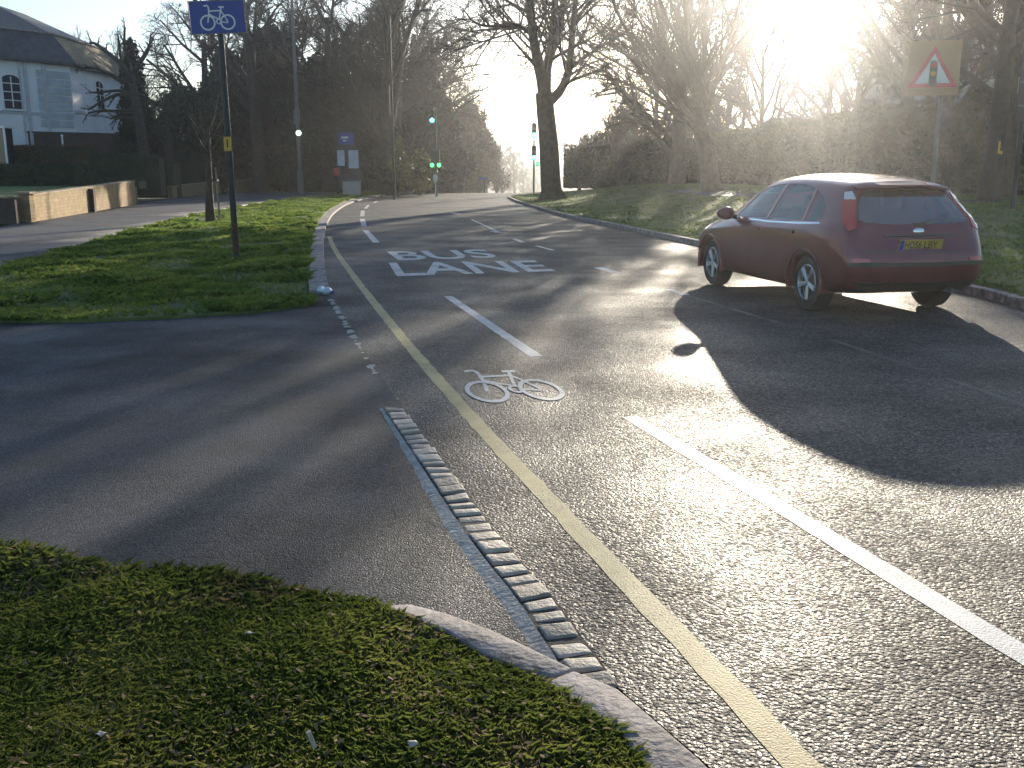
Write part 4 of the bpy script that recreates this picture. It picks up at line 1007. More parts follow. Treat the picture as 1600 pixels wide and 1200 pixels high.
# dark boundary wall in front of the house
e = empty('boundary_wall', at(-60, 300, 60)); e.location.z = .5; tag(e, 'long dark brick wall in front of the white house', 'wall')
a = at(-120, 210, 56); b = at(268, 207, 65); dd = Vector((b.x - a.x, b.y - a.y, 0)); mb = MB()
e.location = (a.x, a.y, .4); e.rotation_euler = (0, 0, math.atan2(dd.y, dd.x))
hwz = at(60, 206, 58).z - .4
mb.box((dd.length / 2, .2, hwz / 2), (dd.length, .35, hwz)); mk('brickwork', mb, M['dkbrick'], e)
mb = MB(); mb.box((dd.length / 2, .2, hwz + .05), (dd.length, .47, .1)); mk('coping', mb, M['slate'], e)
wp = empty('garden_post', at(98, 225, 55.5)); wp.location.z = .8; tag(wp, 'thin pale post standing before the dark boundary wall', 'post')
zt = at(98, 213, 55.5).z - .8
mb = MB(); mb.tube([(0, 0, 0), (0, 0, zt)], [.06, .05], 8); mk('shaft', mb, M['white'], wp)
mb = MB(); mb.lathe([(.05, 0), (.09, .03), (.05, .09), (.001, .11)], 10, None, (0, 0, zt)); mk('finial', mb, M['white'], wp, smooth=True)
gh = empty('glazed_porch', at(3, 225, 54)); gh.location.z = 1.0; tag(gh, 'little white-framed glazed box at the left edge before the boundary wall', 'greenhouse')
zt = at(5, 199, 54).z - 1.0
mb = MB(); mb.box((-.55, .5, zt / 2), (1.4, .9, zt - .06)); mk('glazing', mb, M['window'], gh)
mb = MB()
for x in (-1.27, -.55, .17): mb.box((x, .03, zt / 2), (.09, .08, zt))
mb.box((-.55, .5, zt + .03), (1.6, 1.05, .12)); mk('frame', mb, M['white'], gh)

# ------------------------------------------------------------------ white house
C0 = at(118, 200, 62); C0.z = 0
ang = math.radians(54.5); fa = Vector((-math.cos(ang), -math.sin(ang), 0))
P1 = C0; P0 = C0 + fa * 13; P2 = Vector((at(204, 200, 71).x, 71, 0)); P3 = Vector((-45, 74, 0)); P4 = Vector((P0.x - 7, P0.y + 6, 0))
house = empty('house', C0); tag(house, 'white rendered house with slate mansard roof behind the left hedges', 'house')
foot = [P0 - C0, P1 - C0, P2 - C0, P3 - C0, P4 - C0]
cen = sum(foot, Vector()) / 5
EV = at(118, 103, 62).z
mb = MB(); mb.prism([(p.x, p.y) for p in foot], 0, EV); mk('wall', mb, M['render_w'], house)
def ring(f_, z, out=0.0):
    r = []
    for p in foot:
        q = p - cen; q = q * f_; q += q.normalized() * out if out else Vector(); r.append((cen.x + q.x, cen.y + q.y, z))
    return r
rf = MB(); Z2 = at(100, 60, 64).z; Z3 = at(70, 27, 68).z
r0, r1, r2, r3 = ring(1, EV + .004, .45), ring(1, EV + .16, .45), ring(.88, Z2), ring(.42, Z3)
rf.v = r0 + r1 + r2 + r3
for j in range(3): rf.f += [(j * 5 + i, j * 5 + (i + 1) % 5, j * 5 + 5 + (i + 1) % 5, j * 5 + 5 + i) for i in range(5)]
rf.f += [(4, 3, 2, 1, 0), (15, 16, 17, 18, 19)]
roof = mk('roof', rf, M['slate'], house)
roof.data.materials.append(M['slate_lit'])
for f in roof.data.polygons:
    if f.normal.x > .75 and abs(f.normal.y) < .5: f.material_index = 1  # sun-facing side gets the sunlit roof colour
mb = MB(); r = ring(.885, Z2 + .02, .06); mb.tube([Vector(p) for p in r] + [Vector(r[0])], [.07] * 6, 6, False); mk('roof_ridge', mb, M['kerb'], roof)
def on_face(A, B, s, z, off=.0):
    d = (B - A).normalized(); n = Vector((d.y, -d.x, 0)); return A + d * s + n * off + Vector((0, 0, z)), math.atan2(d.y, d.x), n
def arch_window(A, B, s, z0, z1, w, rows=3, cols=2):
    p, a, n = on_face(A, B, s, 0, .0); e = empty('window', p - C0 + Vector((0, 0, z0)), a); e.parent = house
    h = z1 - z0; arc = [(w / 2 * math.cos(math.radians(t)), h - w * .28 + w * .28 * math.sin(math.radians(t))) for t in range(0, 181, 15)]
    mb = MB(); mb.prism([(-w / 2, 0), (w / 2, 0)] + arc, .0, .05, lambda q: Vector((q.x, -q.z - .004, q.y))); mk('pane', mb, M['window'], e)
    mb = MB(); mb.box((0, -.075, -.06), (w + .35, .15, .1)); mk('sill', mb, M['white'], e)
    mb = MB()
    for k in range(1, cols): mb.box((-w / 2 + w * k / cols, -.068, h / 2), (.06, .025, h - .15))
    for k in range(1, rows + 1): mb.box((0, -.072, h * k / (rows + 1)), (w - .02, .025, .055))
    for sx_ in (-1, 1): mb.box((sx_ * (w / 2 + .05), -.05, h / 2 - .1), (.1, .1, h - .1))
    mk('frame', mb, M['white'], e)
LF = (P1 - P0).length
def sface(px):        # distance along facade for a pixel column
    best = min((abs(800 + F * (P0.lerp(P1, i / 400).x) / P0.lerp(P1, i / 400).y - px), i / 400) for i in range(401)); return best[1] * LF
for px in (49, -6, -60):
    s = sface(px); Yw = P0.lerp(P1, s / LF).y
    arch_window(P0, P1, s, at(px, 170, Yw).z, at(px, 117, Yw).z, 1.05)
arch_window(P1, P2, (P2 - P1).length * .45, at(158, 170, 66).z, at(158, 127, 66).z, 1.2)
mb = MB()
for px in (19, 63, 100, 72):
    p, a, n = on_face(P0, P1, sface(px), EV / 2); mb.box(p - C0 + n * .05, (.10 if px < 70 else .18, .12, EV - .02), a)
p, a, n = on_face(P0, P1, LF / 2, at(60, 177, 60).z); mb.box(p - C0 + n * .04, (LF - .05, .08, .14), a)
p, a, n = on_face(P1, P2, (P2 - P1).length / 2, at(160, 180, 66).z); mb.box(p - C0 + n * .04, ((P2 - P1).length - .05, .08, .14), a)
for k in range(int((EV - at(60, 192, 60).z) / .48)):
    p, a, n = on_face(P0, P1, LF - 1.15, at(60, 192, 60).z + k * .48); mb.box(p - C0 + n * .035, (2.1, .05, .40), a)
mk('mouldings', mb, mat('grey_render', (.48, .50, .53), .85, var=.15, scale=2), house)
mb = MB(); p, a, n = on_face(P1, P2, (P2 - P1).length * .86, EV / 2); mb.tube([p - C0 + n * .12 + Vector((0, 0, -EV / 2)), p - C0 + n * .12 + Vector((0, 0, EV / 2 - .1))], [.06, .06], 8); mk('downpipe', mb, M['galv'], house)

# ------------------------------------------------------------------ drab block behind the right-hand trees
bA, bB = at(1335, 200, 74), at(1640, 200, 66); bA.z = bB.z = 0
blk = empty('office_block', bA); dv = bB - bA; blk.rotation_euler = (0, 0, math.atan2(dv.y, dv.x)); tag(blk, 'drab flat-roofed block half hidden behind the right-hand trees and hedge', 'building')
BH = at(1480, 58, 70).z; BL = dv.length + 6
mb = MB(); mb.box((BL / 2, 5, BH / 2), (BL, 10, BH)); mk('wall', mb, M['facade'], blk)
mb = MB(); mb.box((BL / 2, 5, BH + .15), (BL + .5, 10.5, .3)); mk('roof', mb, M['slate'], blk)
for fl in range(3):
    for k in range(7):
        e = empty('window', (1.6 + k * (BL - 2.6) / 7 + .5, 0, 1.2 + fl * 3.3)); e.parent = blk
        mb = MB(); mb.box((0, -.02, .8), (1.5, .06, 1.5)); mk('pane', mb, M['window'], e)
        mb = MB(); mb.box((0, -.07, -.02), (1.7, .14, .1)); mb.box((0, -.065, .8), (.07, .03, 1.5)); mk('frame', mb, M['white'], e)
# pale shed roof glimpsed left of the sun
sh = empty('shed', (at(1262, 290, 56).x, 56, .7)); tag(sh, 'small pale-roofed hut behind the right hedge', 'hut')
zt = at(1262, 187, 56).z - .7
mb = MB(); mb.box((0, 2, zt / 2 - .1), (3.0, 3, zt - .2)); mk('wall', mb, M['facade'], sh)
mb = MB(); mb.box((0, 2, zt - .02), (3.5, 3.5, .14), mtx=Matrix.Rotation(math.radians(4), 3, 'X')); mk('roof', mb, M['concrete'], sh)

# crumpled bottle at the kerb, scraps of litter
bt = gp(510, 462, .10); btl = empty('plastic_bottle', bt, math.radians(-52)); tag(btl, 'pale blue crumpled plastic bottle lying at the kerb end', 'bottle')
mb = MB(); R = Matrix.Rotation(math.radians(90), 3, 'Y')
mb.lathe([(.02, -.17), (.075, -.165), (.085, -.13), (.075, -.10), (.085, -.07), (.074, -.03), (.086, .0), (.08, .05), (.05, .10), (.025, .13), (.024, .155)], 18, R, (0, 0, .07))
mb.v = [(v[0], v[1], .07 + (v[2] - .07) * (.72 + .12 * math.sin(30 * v[0]))) for v in mb.v]; mk('bottle_body', mb, M['bottle'], btl, smooth=True); btl.scale = (.95, .8, .8)
mb = MB(); mb.lathe([(.028, .15), (.028, .18)], 14, R, (0, 0, .07)); mk('bottle_cap', mb, mat('purple_cap', (.08, .05, .2), .4), btl)
lit = [(208, 908, 'flat pale stone lying in the grass near the driveway edge', 'stone'), (156, 1152, 'white torn paper scrap low in the near grass', 'paper scrap'), (390, 994, 'whitish leaf-shaped scrap in the middle of the near grass', 'paper scrap'), (492, 1168, 'white stub standing in the near grass', 'stub'), (646, 1166, 'small pale scrap near the kerb in the near grass', 'paper scrap'), (881, 320, 'yellowish white scrap on the right verge by the big tree', 'paper scrap')]
for i, (px, py, lab, cat) in enumerate(lit):
    p = gp(px, py, .10 if py > 500 else .3)
    if py < 500: p.z = hright(p.x, p.y)
    sz = .011 if py > 500 else .14
    bm = bmesh.new(); bmesh.ops.create_grid(bm, x_segments=4, y_segments=4, size=sz)
    for v in bm.verts: v.co.z = .35 * sz * math.sin(v.co.x / sz * 2.2 + i) * math.cos(v.co.y / sz * 1.7 + i * 2) + .012; v.co.x += .3 * v.co.y * math.sin(i * 3 + 1)
    if cat == 'stub':
        bm.free(); mb = MB(); mb.tube([(0, 0, 0), (.004, 0, .05)], [.006, .0065], 8); o = mk('stub', mb, M['litter'])
    elif cat == 'stone':
        bm.free(); bm = bmesh.new(); bmesh.ops.create_icosphere(bm, subdivisions=2, radius=.018)
        for v in bm.verts: v.co.z *= .4; v.co.x *= 1.4; v.co += v.normal * .003 * math.sin(v.co.x * 200)
        o = mkbm('stone', bm, M['litter'])
    else:
        bmesh.ops.solidify(bm, geom=bm.faces[:], thickness=.002); o = mkbm('paper_scrap', bm, M['litter'])
    o.location = p; o.rotation_euler = (.2, .15, i * 1.3); tag(o, lab, cat)
# ------------------------------------------------------------------ trees and hedges
def rand_perp(d):
    a = d.orthogonal().normalized(); b = d.cross(a); t = rnd.uniform(0, 6.2832)
    return a * math.cos(t) + b * math.sin(t)
SIDES = (9, 6, 4, 3, 3, 3)
def grow(mT, mC, p, d, L, r, lvl, P):
    n = (5, 4, 3, 3, 2, 2)[lvl]; pts = [p]; rad = [r]; end = P['tip'] if lvl == P['lv'] else r * P.get('taper', .42)
    dirs = [d]
    for i in range(n):
        d = (d + rand_perp(d) * rnd.uniform(0, P['gn'][min(lvl, len(P['gn']) - 1)]) + Vector((0, 0, P['up'][min(lvl, len(P['up']) - 1)]))).normalized()
        p = p + d * (L / n); pts.append(p); rad.append(r + (end - r) * (i + 1) / n); dirs.append(d)
    (mT if lvl <= P.get('tl', 1) else mC).tube(pts, [max(x, P['tip']) for x in rad], SIDES[lvl], lvl < 2)
    if lvl >= P['lv']: return
    nc = P['n'][lvl]; t0 = P['t0'][lvl]
    for i in range(nc):
        t = t0 + (1 - t0) * ((i + rnd.random()) / nc); k = min(n - 1, int(t * n)); f = t * n - k
        q = pts[k].lerp(pts[k + 1], f); rr = rad[k] + (rad[k + 1] - rad[k]) * f
        a = math.radians(P['ang'][lvl] * rnd.uniform(.7, 1.25)); perp = rand_perp(dirs[k + 1])
        if P.get('flat'): perp = (perp + Vector((0, 0, .25))).normalized()
        nd = (dirs[k + 1] * math.cos(a) + perp * math.sin(a)).normalized()
        grow(mT, mC, q, nd, L * P['ra'][lvl] * rnd.uniform(.75, 1.2) * (1.1 - .45 * t), min(rr * .72, r * P.get('rr', .5)) * rnd.uniform(.8, 1.05), lvl + 1, P)
def limb(mT, mC, pts, r0, r1, P, nc, Lc, start=.25, sides=7, ang=50):
    """one drawn limb that then carries its own twigs"""
    pts = smooth_line(pts, 1); n = len(pts) - 1
    rad = [r0 + (r1 - r0) * i / n for i in range(n + 1)]
    mT.tube(pts, rad, sides)
    for i in range(nc):
        t = start + (1 - start) * (i + rnd.random()) / nc; k = min(n - 1, int(t * n)); f = t * n - k
        q = pts[k].lerp(pts[k + 1], f); d = (pts[k + 1] - pts[k]).normalized(); a = math.radians(ang * rnd.uniform(.6, 1.3))
        nd = (d * math.cos(a) + rand_perp(d) * math.sin(a)).normalized()
        rr = rad[k]
        grow(mT, mC, q, nd, Lc * rnd.uniform(.6, 1.2) * (1.15 - .5 * t), min(rr * .6, .09), 2, P)
PB = dict(lv=4, tip=.0075, gn=(.08, .16, .22, .28, .3), up=(.02, .06, .04, .02, .0), n=(10, 7, 8, 8), t0=(.32, .22, .15, .1), ang=(52, 48, 48, 45), ra=(.52, .52, .5, .5), rr=.5)
PU = dict(lv=4, tip=.0075, gn=(.06, .1, .14, .18, .2), up=(.02, .10, .09, .06, .03), n=(11, 8, 8, 8), t0=(.16, .2, .15, .1), ang=(34, 32, 34, 38), ra=(.66, .5, .46, .45), rr=.46)
PD = dict(lv=4, tip=.012, gn=(.08, .16, .2, .25, .3), up=(.02, .05, .05, .03, .0), n=(14, 8, 8, 8), t0=(.10, .12, .1, .1), ang=(58, 50, 50, 48), ra=(.46, .5, .5, .5), rr=.42)
def bare_tree(P, H, r, lean=(0, 0)):
    mT, mC = MB(), MB(); grow(mT, mC, Vector((0, 0, -.3)), Vector((lean[0], lean[1], 1)).normalized(), H * .62, r, 0, P)
    # root flare
    mT.tube([(0, 0, -.3), (0, 0, .25), (0, 0, .9)], [r * 1.45, r * 1.15, r * 1.0], 10)
    return mT, mC
def plain_mesh(name, mb, m, smooth=True):
    me = bpy.data.meshes.new(name); v = np.array(mb.v, np.float32); me.from_pydata(mb.v, [], mb.f); me.materials.append(m)
    if smooth: me.polygons.foreach_set('use_smooth', [True] * len(me.polygons))
    me.update(); return me
def tree_obj(name, tm, cm, loc, rz, sc, label, cat='tree', group=None):
    e = empty(name, loc, rz); e.scale = (sc, sc, sc) if not isinstance(sc, tuple) else sc
    tag(e, label, cat, group)
    link('trunk', tm, e)
    if cm: link('crown', cm, e)
    return e
def leaf_cloud(n, clumps, size, shape='quad', seed=1, flat=.0):
    """clumps: list of (centre, radii); leaves spread through each clump"""
    g = np.random.default_rng(seed); w = np.array([c[1][0] * c[1][1] * c[1][2] for c in clumps]) ** .72; w /= w.sum()
    idx = g.choice(len(clumps), n, p=w); cen = np.array([c[0] for c in clumps])[idx]; rad = np.array([c[1] for c in clumps])[idx]
    d = g.normal(size=(n, 3)); d /= np.linalg.norm(d, axis=1)[:, None]; rr = g.random(n) ** .42
    pos = cen + d * rad * rr[:, None]
    u = g.normal(size=(n, 3)); u[:, 2] *= (1 - flat); u /= np.linalg.norm(u, axis=1)[:, None]
    t = g.normal(size=(n, 3)); v = np.cross(u, t); v /= np.linalg.norm(v, axis=1)[:, None]
    s = size * g.uniform(.6, 1.4, n)[:, None]
    q = np.stack([pos - u * s, pos + v * s * .45, pos + u * s, pos - v * s * .45], 1).reshape(-1, 3)
    return q
def quad_mesh(name, q, m):
    n = len(q) // 4; me = bpy.data.meshes.new(name); me.vertices.add(len(q)); me.vertices.foreach_set('co', q.astype(np.float32).ravel())
    me.loops.add(len(q)); me.loops.foreach_set('vertex_index', np.arange(len(q), dtype=np.int32)); me.polygons.add(n)
    me.polygons.foreach_set('loop_start', np.arange(0, len(q), 4, dtype=np.int32)); me.update(calc_edges=True); me.validate(); me.materials.append(m); return me
def crown_clumps(rx, ry, h0, h1, n, seed, cone=0.0, rs=.3):
    g = random.Random(seed); out = []
    for i in range(n):
        t = (i + g.random()) / n; z = h0 + (h1 - h0) * t
        prof = (1 - t) ** .8 if cone else math.sqrt(max(.05, 1 - (2 * t - .85) ** 2 * .9))
        a = i * 2.399 + g.uniform(-.4, .4); k = math.sqrt(g.random()) * .95
        r = rs * (.55 + .7 * prof) * g.uniform(.7, 1.25)
        out.append(((rx * prof * k * math.cos(a), ry * prof * k * math.sin(a), z), (rx * r, ry * r, (h1 - h0) * r * (.22 if cone else .42))))
    return out
def ground_z(x, y):
    if x > 0 and y < 140: return hright(x, y) if dist_line(x, y, Rall) > .2 else crest(y)
    return crest(y) + .1
def gx(px, Y): return at(px, 290, Y).x

# hero: large bare tree on the right verge, limbs drawn from the photograph's proportions
hy = 55.0; hx = gx(862, hy); hz = hright(hx, hy)
def q(px, py, dy=0.0): return at(px, py, hy + dy) - Vector((hx, hy, hz))
mT, mC = MB(), MB()
PH = dict(PB); PH.update(n=(9, 7, 7, 7), lv=4)
hp_ = smooth_line([q(863, 312), q(862, 301), q(860, 280), q(858, 230), q(854, 190), q(851, 160), q(850, 145)], 1)
mT.tube(hp_, [max(.48, .95 - .75 * min(1, i / 3) * .45 - .012 * i) for i in range(len(hp_))], 14)
limb(mT, mC, [q(851, 152), q(848, 128), q(840, 95), q(833, 60), q(828, 15, -1), q(822, -40, -1), q(818, -120, -1)], .42, .10, PH, 16, 5.5)
limb(mT, mC, [q(852, 150), q(853, 110), q(860, 80, 1), q(864, 40, 1), q(868, -10, 1), q(876, -110, 2)], .34, .08, PH, 14, 5)
limb(mT, mC, [q(853, 120), q(858, 95), q(867, 70), q(880, 20, 2), q(888, -40, 3), q(898, -120, 3)], .26, .06, PH, 12, 5)
limb(mT, mC, [q(853, 166), q(862, 156), q(878, 140), q(889, 112, -1), q(893, 70, -1), q(897, 20, -1), q(907, -60, -1), q(915, -130)], .32, .08, PH, 15, 5.5)
limb(mT, mC, [q(836, 62), q(824, 46), q(800, 36, -1), q(770, 42, -2), q(742, 38, -3), q(722, 12, -3)], .15, .03, PH, 14, 3.6)
limb(mT, mC, [q(833, 45), q(800, 42), q(760, 46, 2), q(730, 50, 3), q(700, 40, 3)], .10, .02, PH, 12, 3.2)
limb(mT, mC, [q(830, 22), q(800, 6, 1), q(770, -12, 2), q(735, -22, 3)], .12, .03, PH, 10, 4)
limb(mT, mC, [q(893, 105), q(915, 88, 1), q(945, 70, 2), q(985, 45, 2), q(1010, 20, 2)], .13, .03, PH, 13, 4)
limb(mT, mC, [q(863, 92), q(890, 76, -2), q(925, 60, -2), q(960, 30, -3)], .11, .03, PH, 11, 4)
limb(mT, mC, [q(890, 118), q(912, 104, 2), q(940, 92, 3), q(968, 86, 4)], .08, .02, PH, 9, 3)
limb(mT, mC, [q(895, 40), q(915, 10, 2), q(945, -20, 3), q(960, -70, 3)], .12, .03, PH, 10, 4)
limb(mT, mC, [q(837, 110), q(826, 106), q(816, 110)], .03, .012, PH, 5, 1.5)
tree_obj('bare_tree', plain_mesh('hero_trunk', mT, M['bark2']), plain_mesh('hero_crown', mC, M['twig']), (hx, hy, hz), 0, 1, 'large bare tree with forking trunk at the bend on the right verge')

# shared bare trees
VAR = {}
for key, P, H, r, m1, m2 in (('b1', PB, 15, .34, 'bark', 'twig'), ('b2', PB, 17, .38, 'bark', 'twig'), ('u1', PU, 15, .34, 'bark2', 'twig2'), ('u2', PU, 17, .30, 'bark2', 'twig2'), ('d1', PD, 15, .30, 'bark', 'twig'), ('d2', PD, 16, .33, 'bark2', 'twig2')):
    a, b = bare_tree(P, H, r); VAR[key] = (plain_mesh(key + '_trunk', a, M[m1]), plain_mesh(key + '_crown', b, M[m2]))
def put(key, px, Y, sc, label, rz=None, z=None, group=None, x=None):
    x = gx(px, Y) if x is None else x
    return tree_obj('bare_tree', *VAR[key], (x, Y, ground_z(x, Y) if z is None else z), rnd.uniform(0, 6.28) if rz is None else rz, sc, label, group=group)

# fan-shaped tree right of centre and its neighbours towards the sun
fy = 46.0; fx = gx(1108, fy); fz = hright(fx, fy)
def q2(px, py, dy=0.0): return at(px, py, fy + dy) - Vector((fx, fy, fz))
mT, mC = MB(), MB(); PF = dict(PU); PF.update(tip=.008)
mT.tube([q2(1112, 300), q2(1110, 285), q2(1104, 240), q2(1094, 205)], [.55, .45, .36, .34], 12)
for pts, r0 in (([(1094, 208), (1078, 182), (1050, 148), (1015, 108), (985, 60), (955, 0), (935, -70)], .18), ([(1094, 208), (1082, 178), (1062, 130), (1040, 70), (1022, 0), (1010, -90)], .18), ([(1095, 206), (1090, 165), (1080, 110), (1072, 40), (1068, -60), (1066, -130)], .22), ([(1096, 206), (1098, 150), (1100, 90), (1104, 10), (1106, -110)], .20), ([(1096, 208), (1108, 160), (1128, 100), (1150, 30), (1168, -60)], .17), ([(1093, 212), (1065, 185), (1025, 155), (985, 132), (945, 118)], .12)):
    dy = rnd.uniform(-2.5, 2.5)
    limb(mT, mC, [q2(a, b, dy * i / len(pts)) for i, (a, b) in enumerate(pts)], r0, .035, PF, 17, 4.2, .12, 6, 34)
tree_obj('bare_tree', plain_mesh('fan_trunk', mT, M['bark2']), plain_mesh('fan_crown', mC, M['twig2']), (fx, fy, fz), 0, 1, 'bare tree with limbs fanning from a low fork left of the sun glare')
put('u1', 966, 72, .46, 'slender bare tree in the hazy group right of the big forked tree')
put('u2', 977, 80, .46, 'bare tree just behind the slender one in the haze')
put('u2', 1185, 62, .80, 'upright bare tree straight below the sun glare')
put('b1', 1290, 68, .88, 'bare tree standing behind the pale-roofed hut')
put('u1', 1325, 60, .80, 'upright bare tree at the left end of the drab block')
put('b2', 1408, 50, 1.1, 'broad bare tree before the drab block, behind the warning sign')
put('u1', 1462, 47, 1.15, 'bare tree rising just right of the warning sign')
put('b1', 1547, 33, 1.0, 'thick-trunked bare tree near the right edge', rz=1.0)
put('u2', 1570, 36, .95, 'bare tree whose trunk stands just right of the thick one at the right edge')
put('b2', 1640, 42, 1.0, 'bare tree partly cut by the right edge of the view')
put('d1', 1500, 88, 1.5, 'bushy bare tree rising behind the drab block roof')
put('d2', 1375, 92, 1.45, 'bushy bare tree far behind the left end of the drab block')
put('d1', 1040, 76, .62, 'low bushy bare tree behind the right verge, left of the fan-shaped one')
put('d2', 905, 92, .50, 'bushy bare tree just right of the big forked trunk')
put('d1', 945, 100, .58, 'bushy bare tree in the haze between the big trunk and the slender tree')
put('d2', 1005, 96, .66, 'hazy bushy bare tree above the slender ones')
put('b1', 1120, 84, .78, 'tall hazy bare tree behind the fan-shaped one')
put('d2', 1058, 62, 1.5, 'large dense bare tree just left of the fan-shaped trunk')  # added and scaled up to shade the driveway; also fills the sky
put('u2', 1020, 70, .85, 'upright bare tree seen through the fan-shaped tree left of its fork')
put('u1', 1130, 75, .8, 'upright bare tree seen through the right limbs of the fan-shaped tree')
put('d2', 1155, 70, .62, 'bushy bare tree right of the fan-shaped trunk')
put('d1', 1065, 90, .82, 'hazy bushy bare tree behind the low fork of the fan-shaped one')
put('d1', 1240, 88, .82, 'bushy bare tree farthest back under the sun glare')

# left side
put('b2', 250, 96, .85, 'broad bare tree behind the pointed conifer', rz=.4)
put('b1', 330, 88, 1.45, 'bare tree crown spreading behind the blue bicycle sign', rz=2.0)
put('b2', 405, 80, 1.55, 'tall bare tree above the dark evergreens left of the lamp column')
put('d2', 455, 86, 1.5, 'dense bare tree rising behind the lamp column')
put('b1', 512, 80, 1.5, 'bare tree over the bus shelter')
put('d1', 545, 92, 1.55, 'dense bare tree above and behind the bus shelter')
put('u1', 606, 72, 1.5, 'straight-trunked bare tree left of the dark conifer', rz=.5)
put('d2', 625, 80, 1.35, 'bushy bare tree behind the straight-trunked one')
put('b1', 572, 88, 1.5, 'wide bare tree between the bus shelter and the straight trunk')
put('d1', 672, 100, 1.45, 'bushy bare tree rising behind the dark conifer')
put('b2', 640, 112, 1.7, 'wide bare tree far behind the dark conifer')
put('d2', 705, 112, 1.15, 'bushy bare tree right of the dark conifer beside the sky gap')
put('d1', 130, 98, .95, 'thin bare tree behind the house roof', rz=1.0)
put('d2', 60, 100, .85, 'faint bare tree over the left of the house roof')
put('u1', 195, 95, 1.1, 'upright faint bare tree between the house and the pointed conifer')
AV = 'bare trees lining the far avenue'
for i, (Y, xl) in enumerate(((122, -10.0), (138, -8.2), (155, -6.5), (175, -4.4), (198, -2.0), (225, .6), (260, 3.2), (300, 6), (350, 9.0), (400, 11), (440, 16), (460, 24))):
    put(('d1', 'd2', 'b1')[i % 3], 0, Y, 1.0 + .05 * (i % 3), 'bare roadside tree fading into haze on the left of the far avenue', z=crest(Y), group=AV, x=xl)
for i, (Y, xl) in enumerate(((112, 13.5), (126, 15.5), (144, 18), (165, 20.8), (190, 24), (220, 27), (258, 30), (300, 33.5), (350, 37), (390, 34), (430, 31))):
    put(('d2', 'd1', 'b2')[i % 3], 0, Y, .95 + .05 * (i % 3), 'bare roadside tree fading into haze on the right of the far avenue', z=crest(Y), group='bare trees lining the right of the far avenue', x=xl)

# pollarded bare tree before the house
py_ = 57.0; pxx = gx(226, py_)
def q3(px, py, dy=0.0): return at(px, py, py_ + dy) - Vector((pxx, py_, .8))
mT, mC = MB(), MB(); PP = dict(PB); PP.update(n=(5, 4, 3, 2), ra=(.4, .4, .42, .45), tip=.011)
mT.tube([q3(226, 262), q3(224, 230), q3(216, 180), q3(208, 135), q3(203, 112)], [.36, .30, .26, .22, .18], 10)
for pts, r0 in (([(206, 128), (190, 100), (172, 85), (150, 68), (140, 66)], .17), ([(204, 115), (199, 90), (194, 66), (195, 42)], .13), ([(204, 114), (188, 92), (187, 70), (185, 60)], .09), ([(206, 132), (190, 128), (165, 112), (140, 104), (118, 110)], .13), ([(208, 150), (190, 141), (165, 143), (143, 145)], .10), ([(209, 152), (188, 146), (165, 155), (137, 172)], .12), ([(210, 172), (185, 174), (160, 173), (138, 176)], .11), ([(211, 178), (190, 178), (172, 186)], .08), ([(209, 186), (193, 182), (179, 187)], .07), ([(207, 118), (222, 95), (233, 78), (236, 52)], .11), ([(208, 112), (228, 80), (240, 60)], .07)):
    limb(mT, mC, [q3(a, b, rnd.uniform(-.8, .8)) for a, b in pts], r0 * 1.1, .05, PP, 4, .95, .45, 6)
tree_obj('bare_tree', plain_mesh('pollard_trunk', mT, M['bark']), plain_mesh('pollard_crown', mC, M['twig']), (pxx, py_, .8), 0, 1, 'dark lopped bare tree with crooked limbs against the white house')

# young tree tied to a stake beside the bicycle sign
yb = gp(329, 344, .12); mT, mC = MB(), MB()
PY = dict(PB); PY.update(n=(6, 4, 4, 3), lv=3, tip=.006, t0=(.6, .3, .2, .1), ra=(.4, .45, .5, .5))
st_ = empty('young_tree', yb); tag(st_, 'slim young tree tied to a short stake left of the bicycle sign', 'tree')
T_ = at(325, 205, yb.y) - yb
mT.tube([(0, 0, -.2), (.0, 0, .5), T_ * .4, T_ * .75, T_], [.17, .135, .10, .07, .05], 10)
PYm = MB()
for k in range(7): grow(mT, mC, T_ * rnd.uniform(.72, 1), Vector((rnd.uniform(-.7, .7), rnd.uniform(-.7, .7), .8)).normalized(), rnd.uniform(.9, 1.8), .03, 2, PY)
link('trunk', plain_mesh('young_trunk', mT, M['bark2']), st_); link('crown', plain_mesh('young_crown', mC, M['twig2']), st_)
mb = MB(); mb.tube([(.30, 0, -.2), (.26, 0, 1.65)], [.035, .032], 8); mk('stake', mb, M['coping'], st_)
mb = MB(); mb.box((.14, -.01, 1.25), (.36, .09, .06)); mk('tree_tie', mb, M['black'], st_)

# conifers and evergreens
def conifer_mesh(rx, H, seed, n=9000, nc=46, lsz=.16):
    cl = crown_clumps(rx, rx, H * .04, H * .985, nc, seed, 1, .42)
    cl += [((0, 0, H * t), (rx * (1 - t) * .5 + .06, rx * (1 - t) * .5 + .06, H * .07)) for t in np.linspace(.12, .97, 14)]
    mT = MB(); mT.tube([(0, 0, -.3), (0, 0, H * .5), (0, 0, H * .97)], [rx * .12, rx * .07, .02], 8)
    return plain_mesh('conifer_trunk', mT, M['bark']), quad_mesh('conifer_crown', leaf_cloud(n, cl, lsz, seed=seed), M['conif'])
c1, c2 = conifer_mesh(1.4, 1.0 * 7.4, 3, 22000, 50, .10)
Yc = 59.0; zt = at(219, 60, Yc).z - .7
e = tree_obj('conifer', c1, c2, (gx(222, Yc), Yc, .7), 0, (1.0, 1.0, zt / 7.4), 'pointed dark conifer beside the lopped bare tree', 'conifer')
c3, c4 = conifer_mesh(4.2, 12.0, 9, 24000, 60, .22)
Yc = 86; e = tree_obj('conifer', c3, c4, (gx(662, Yc), Yc, crest(Yc)), 1, (1.0, 1.0, (at(662, 84, Yc).z - crest(Yc)) / 12), 'broad dark conifer left of the sky gap', 'conifer')
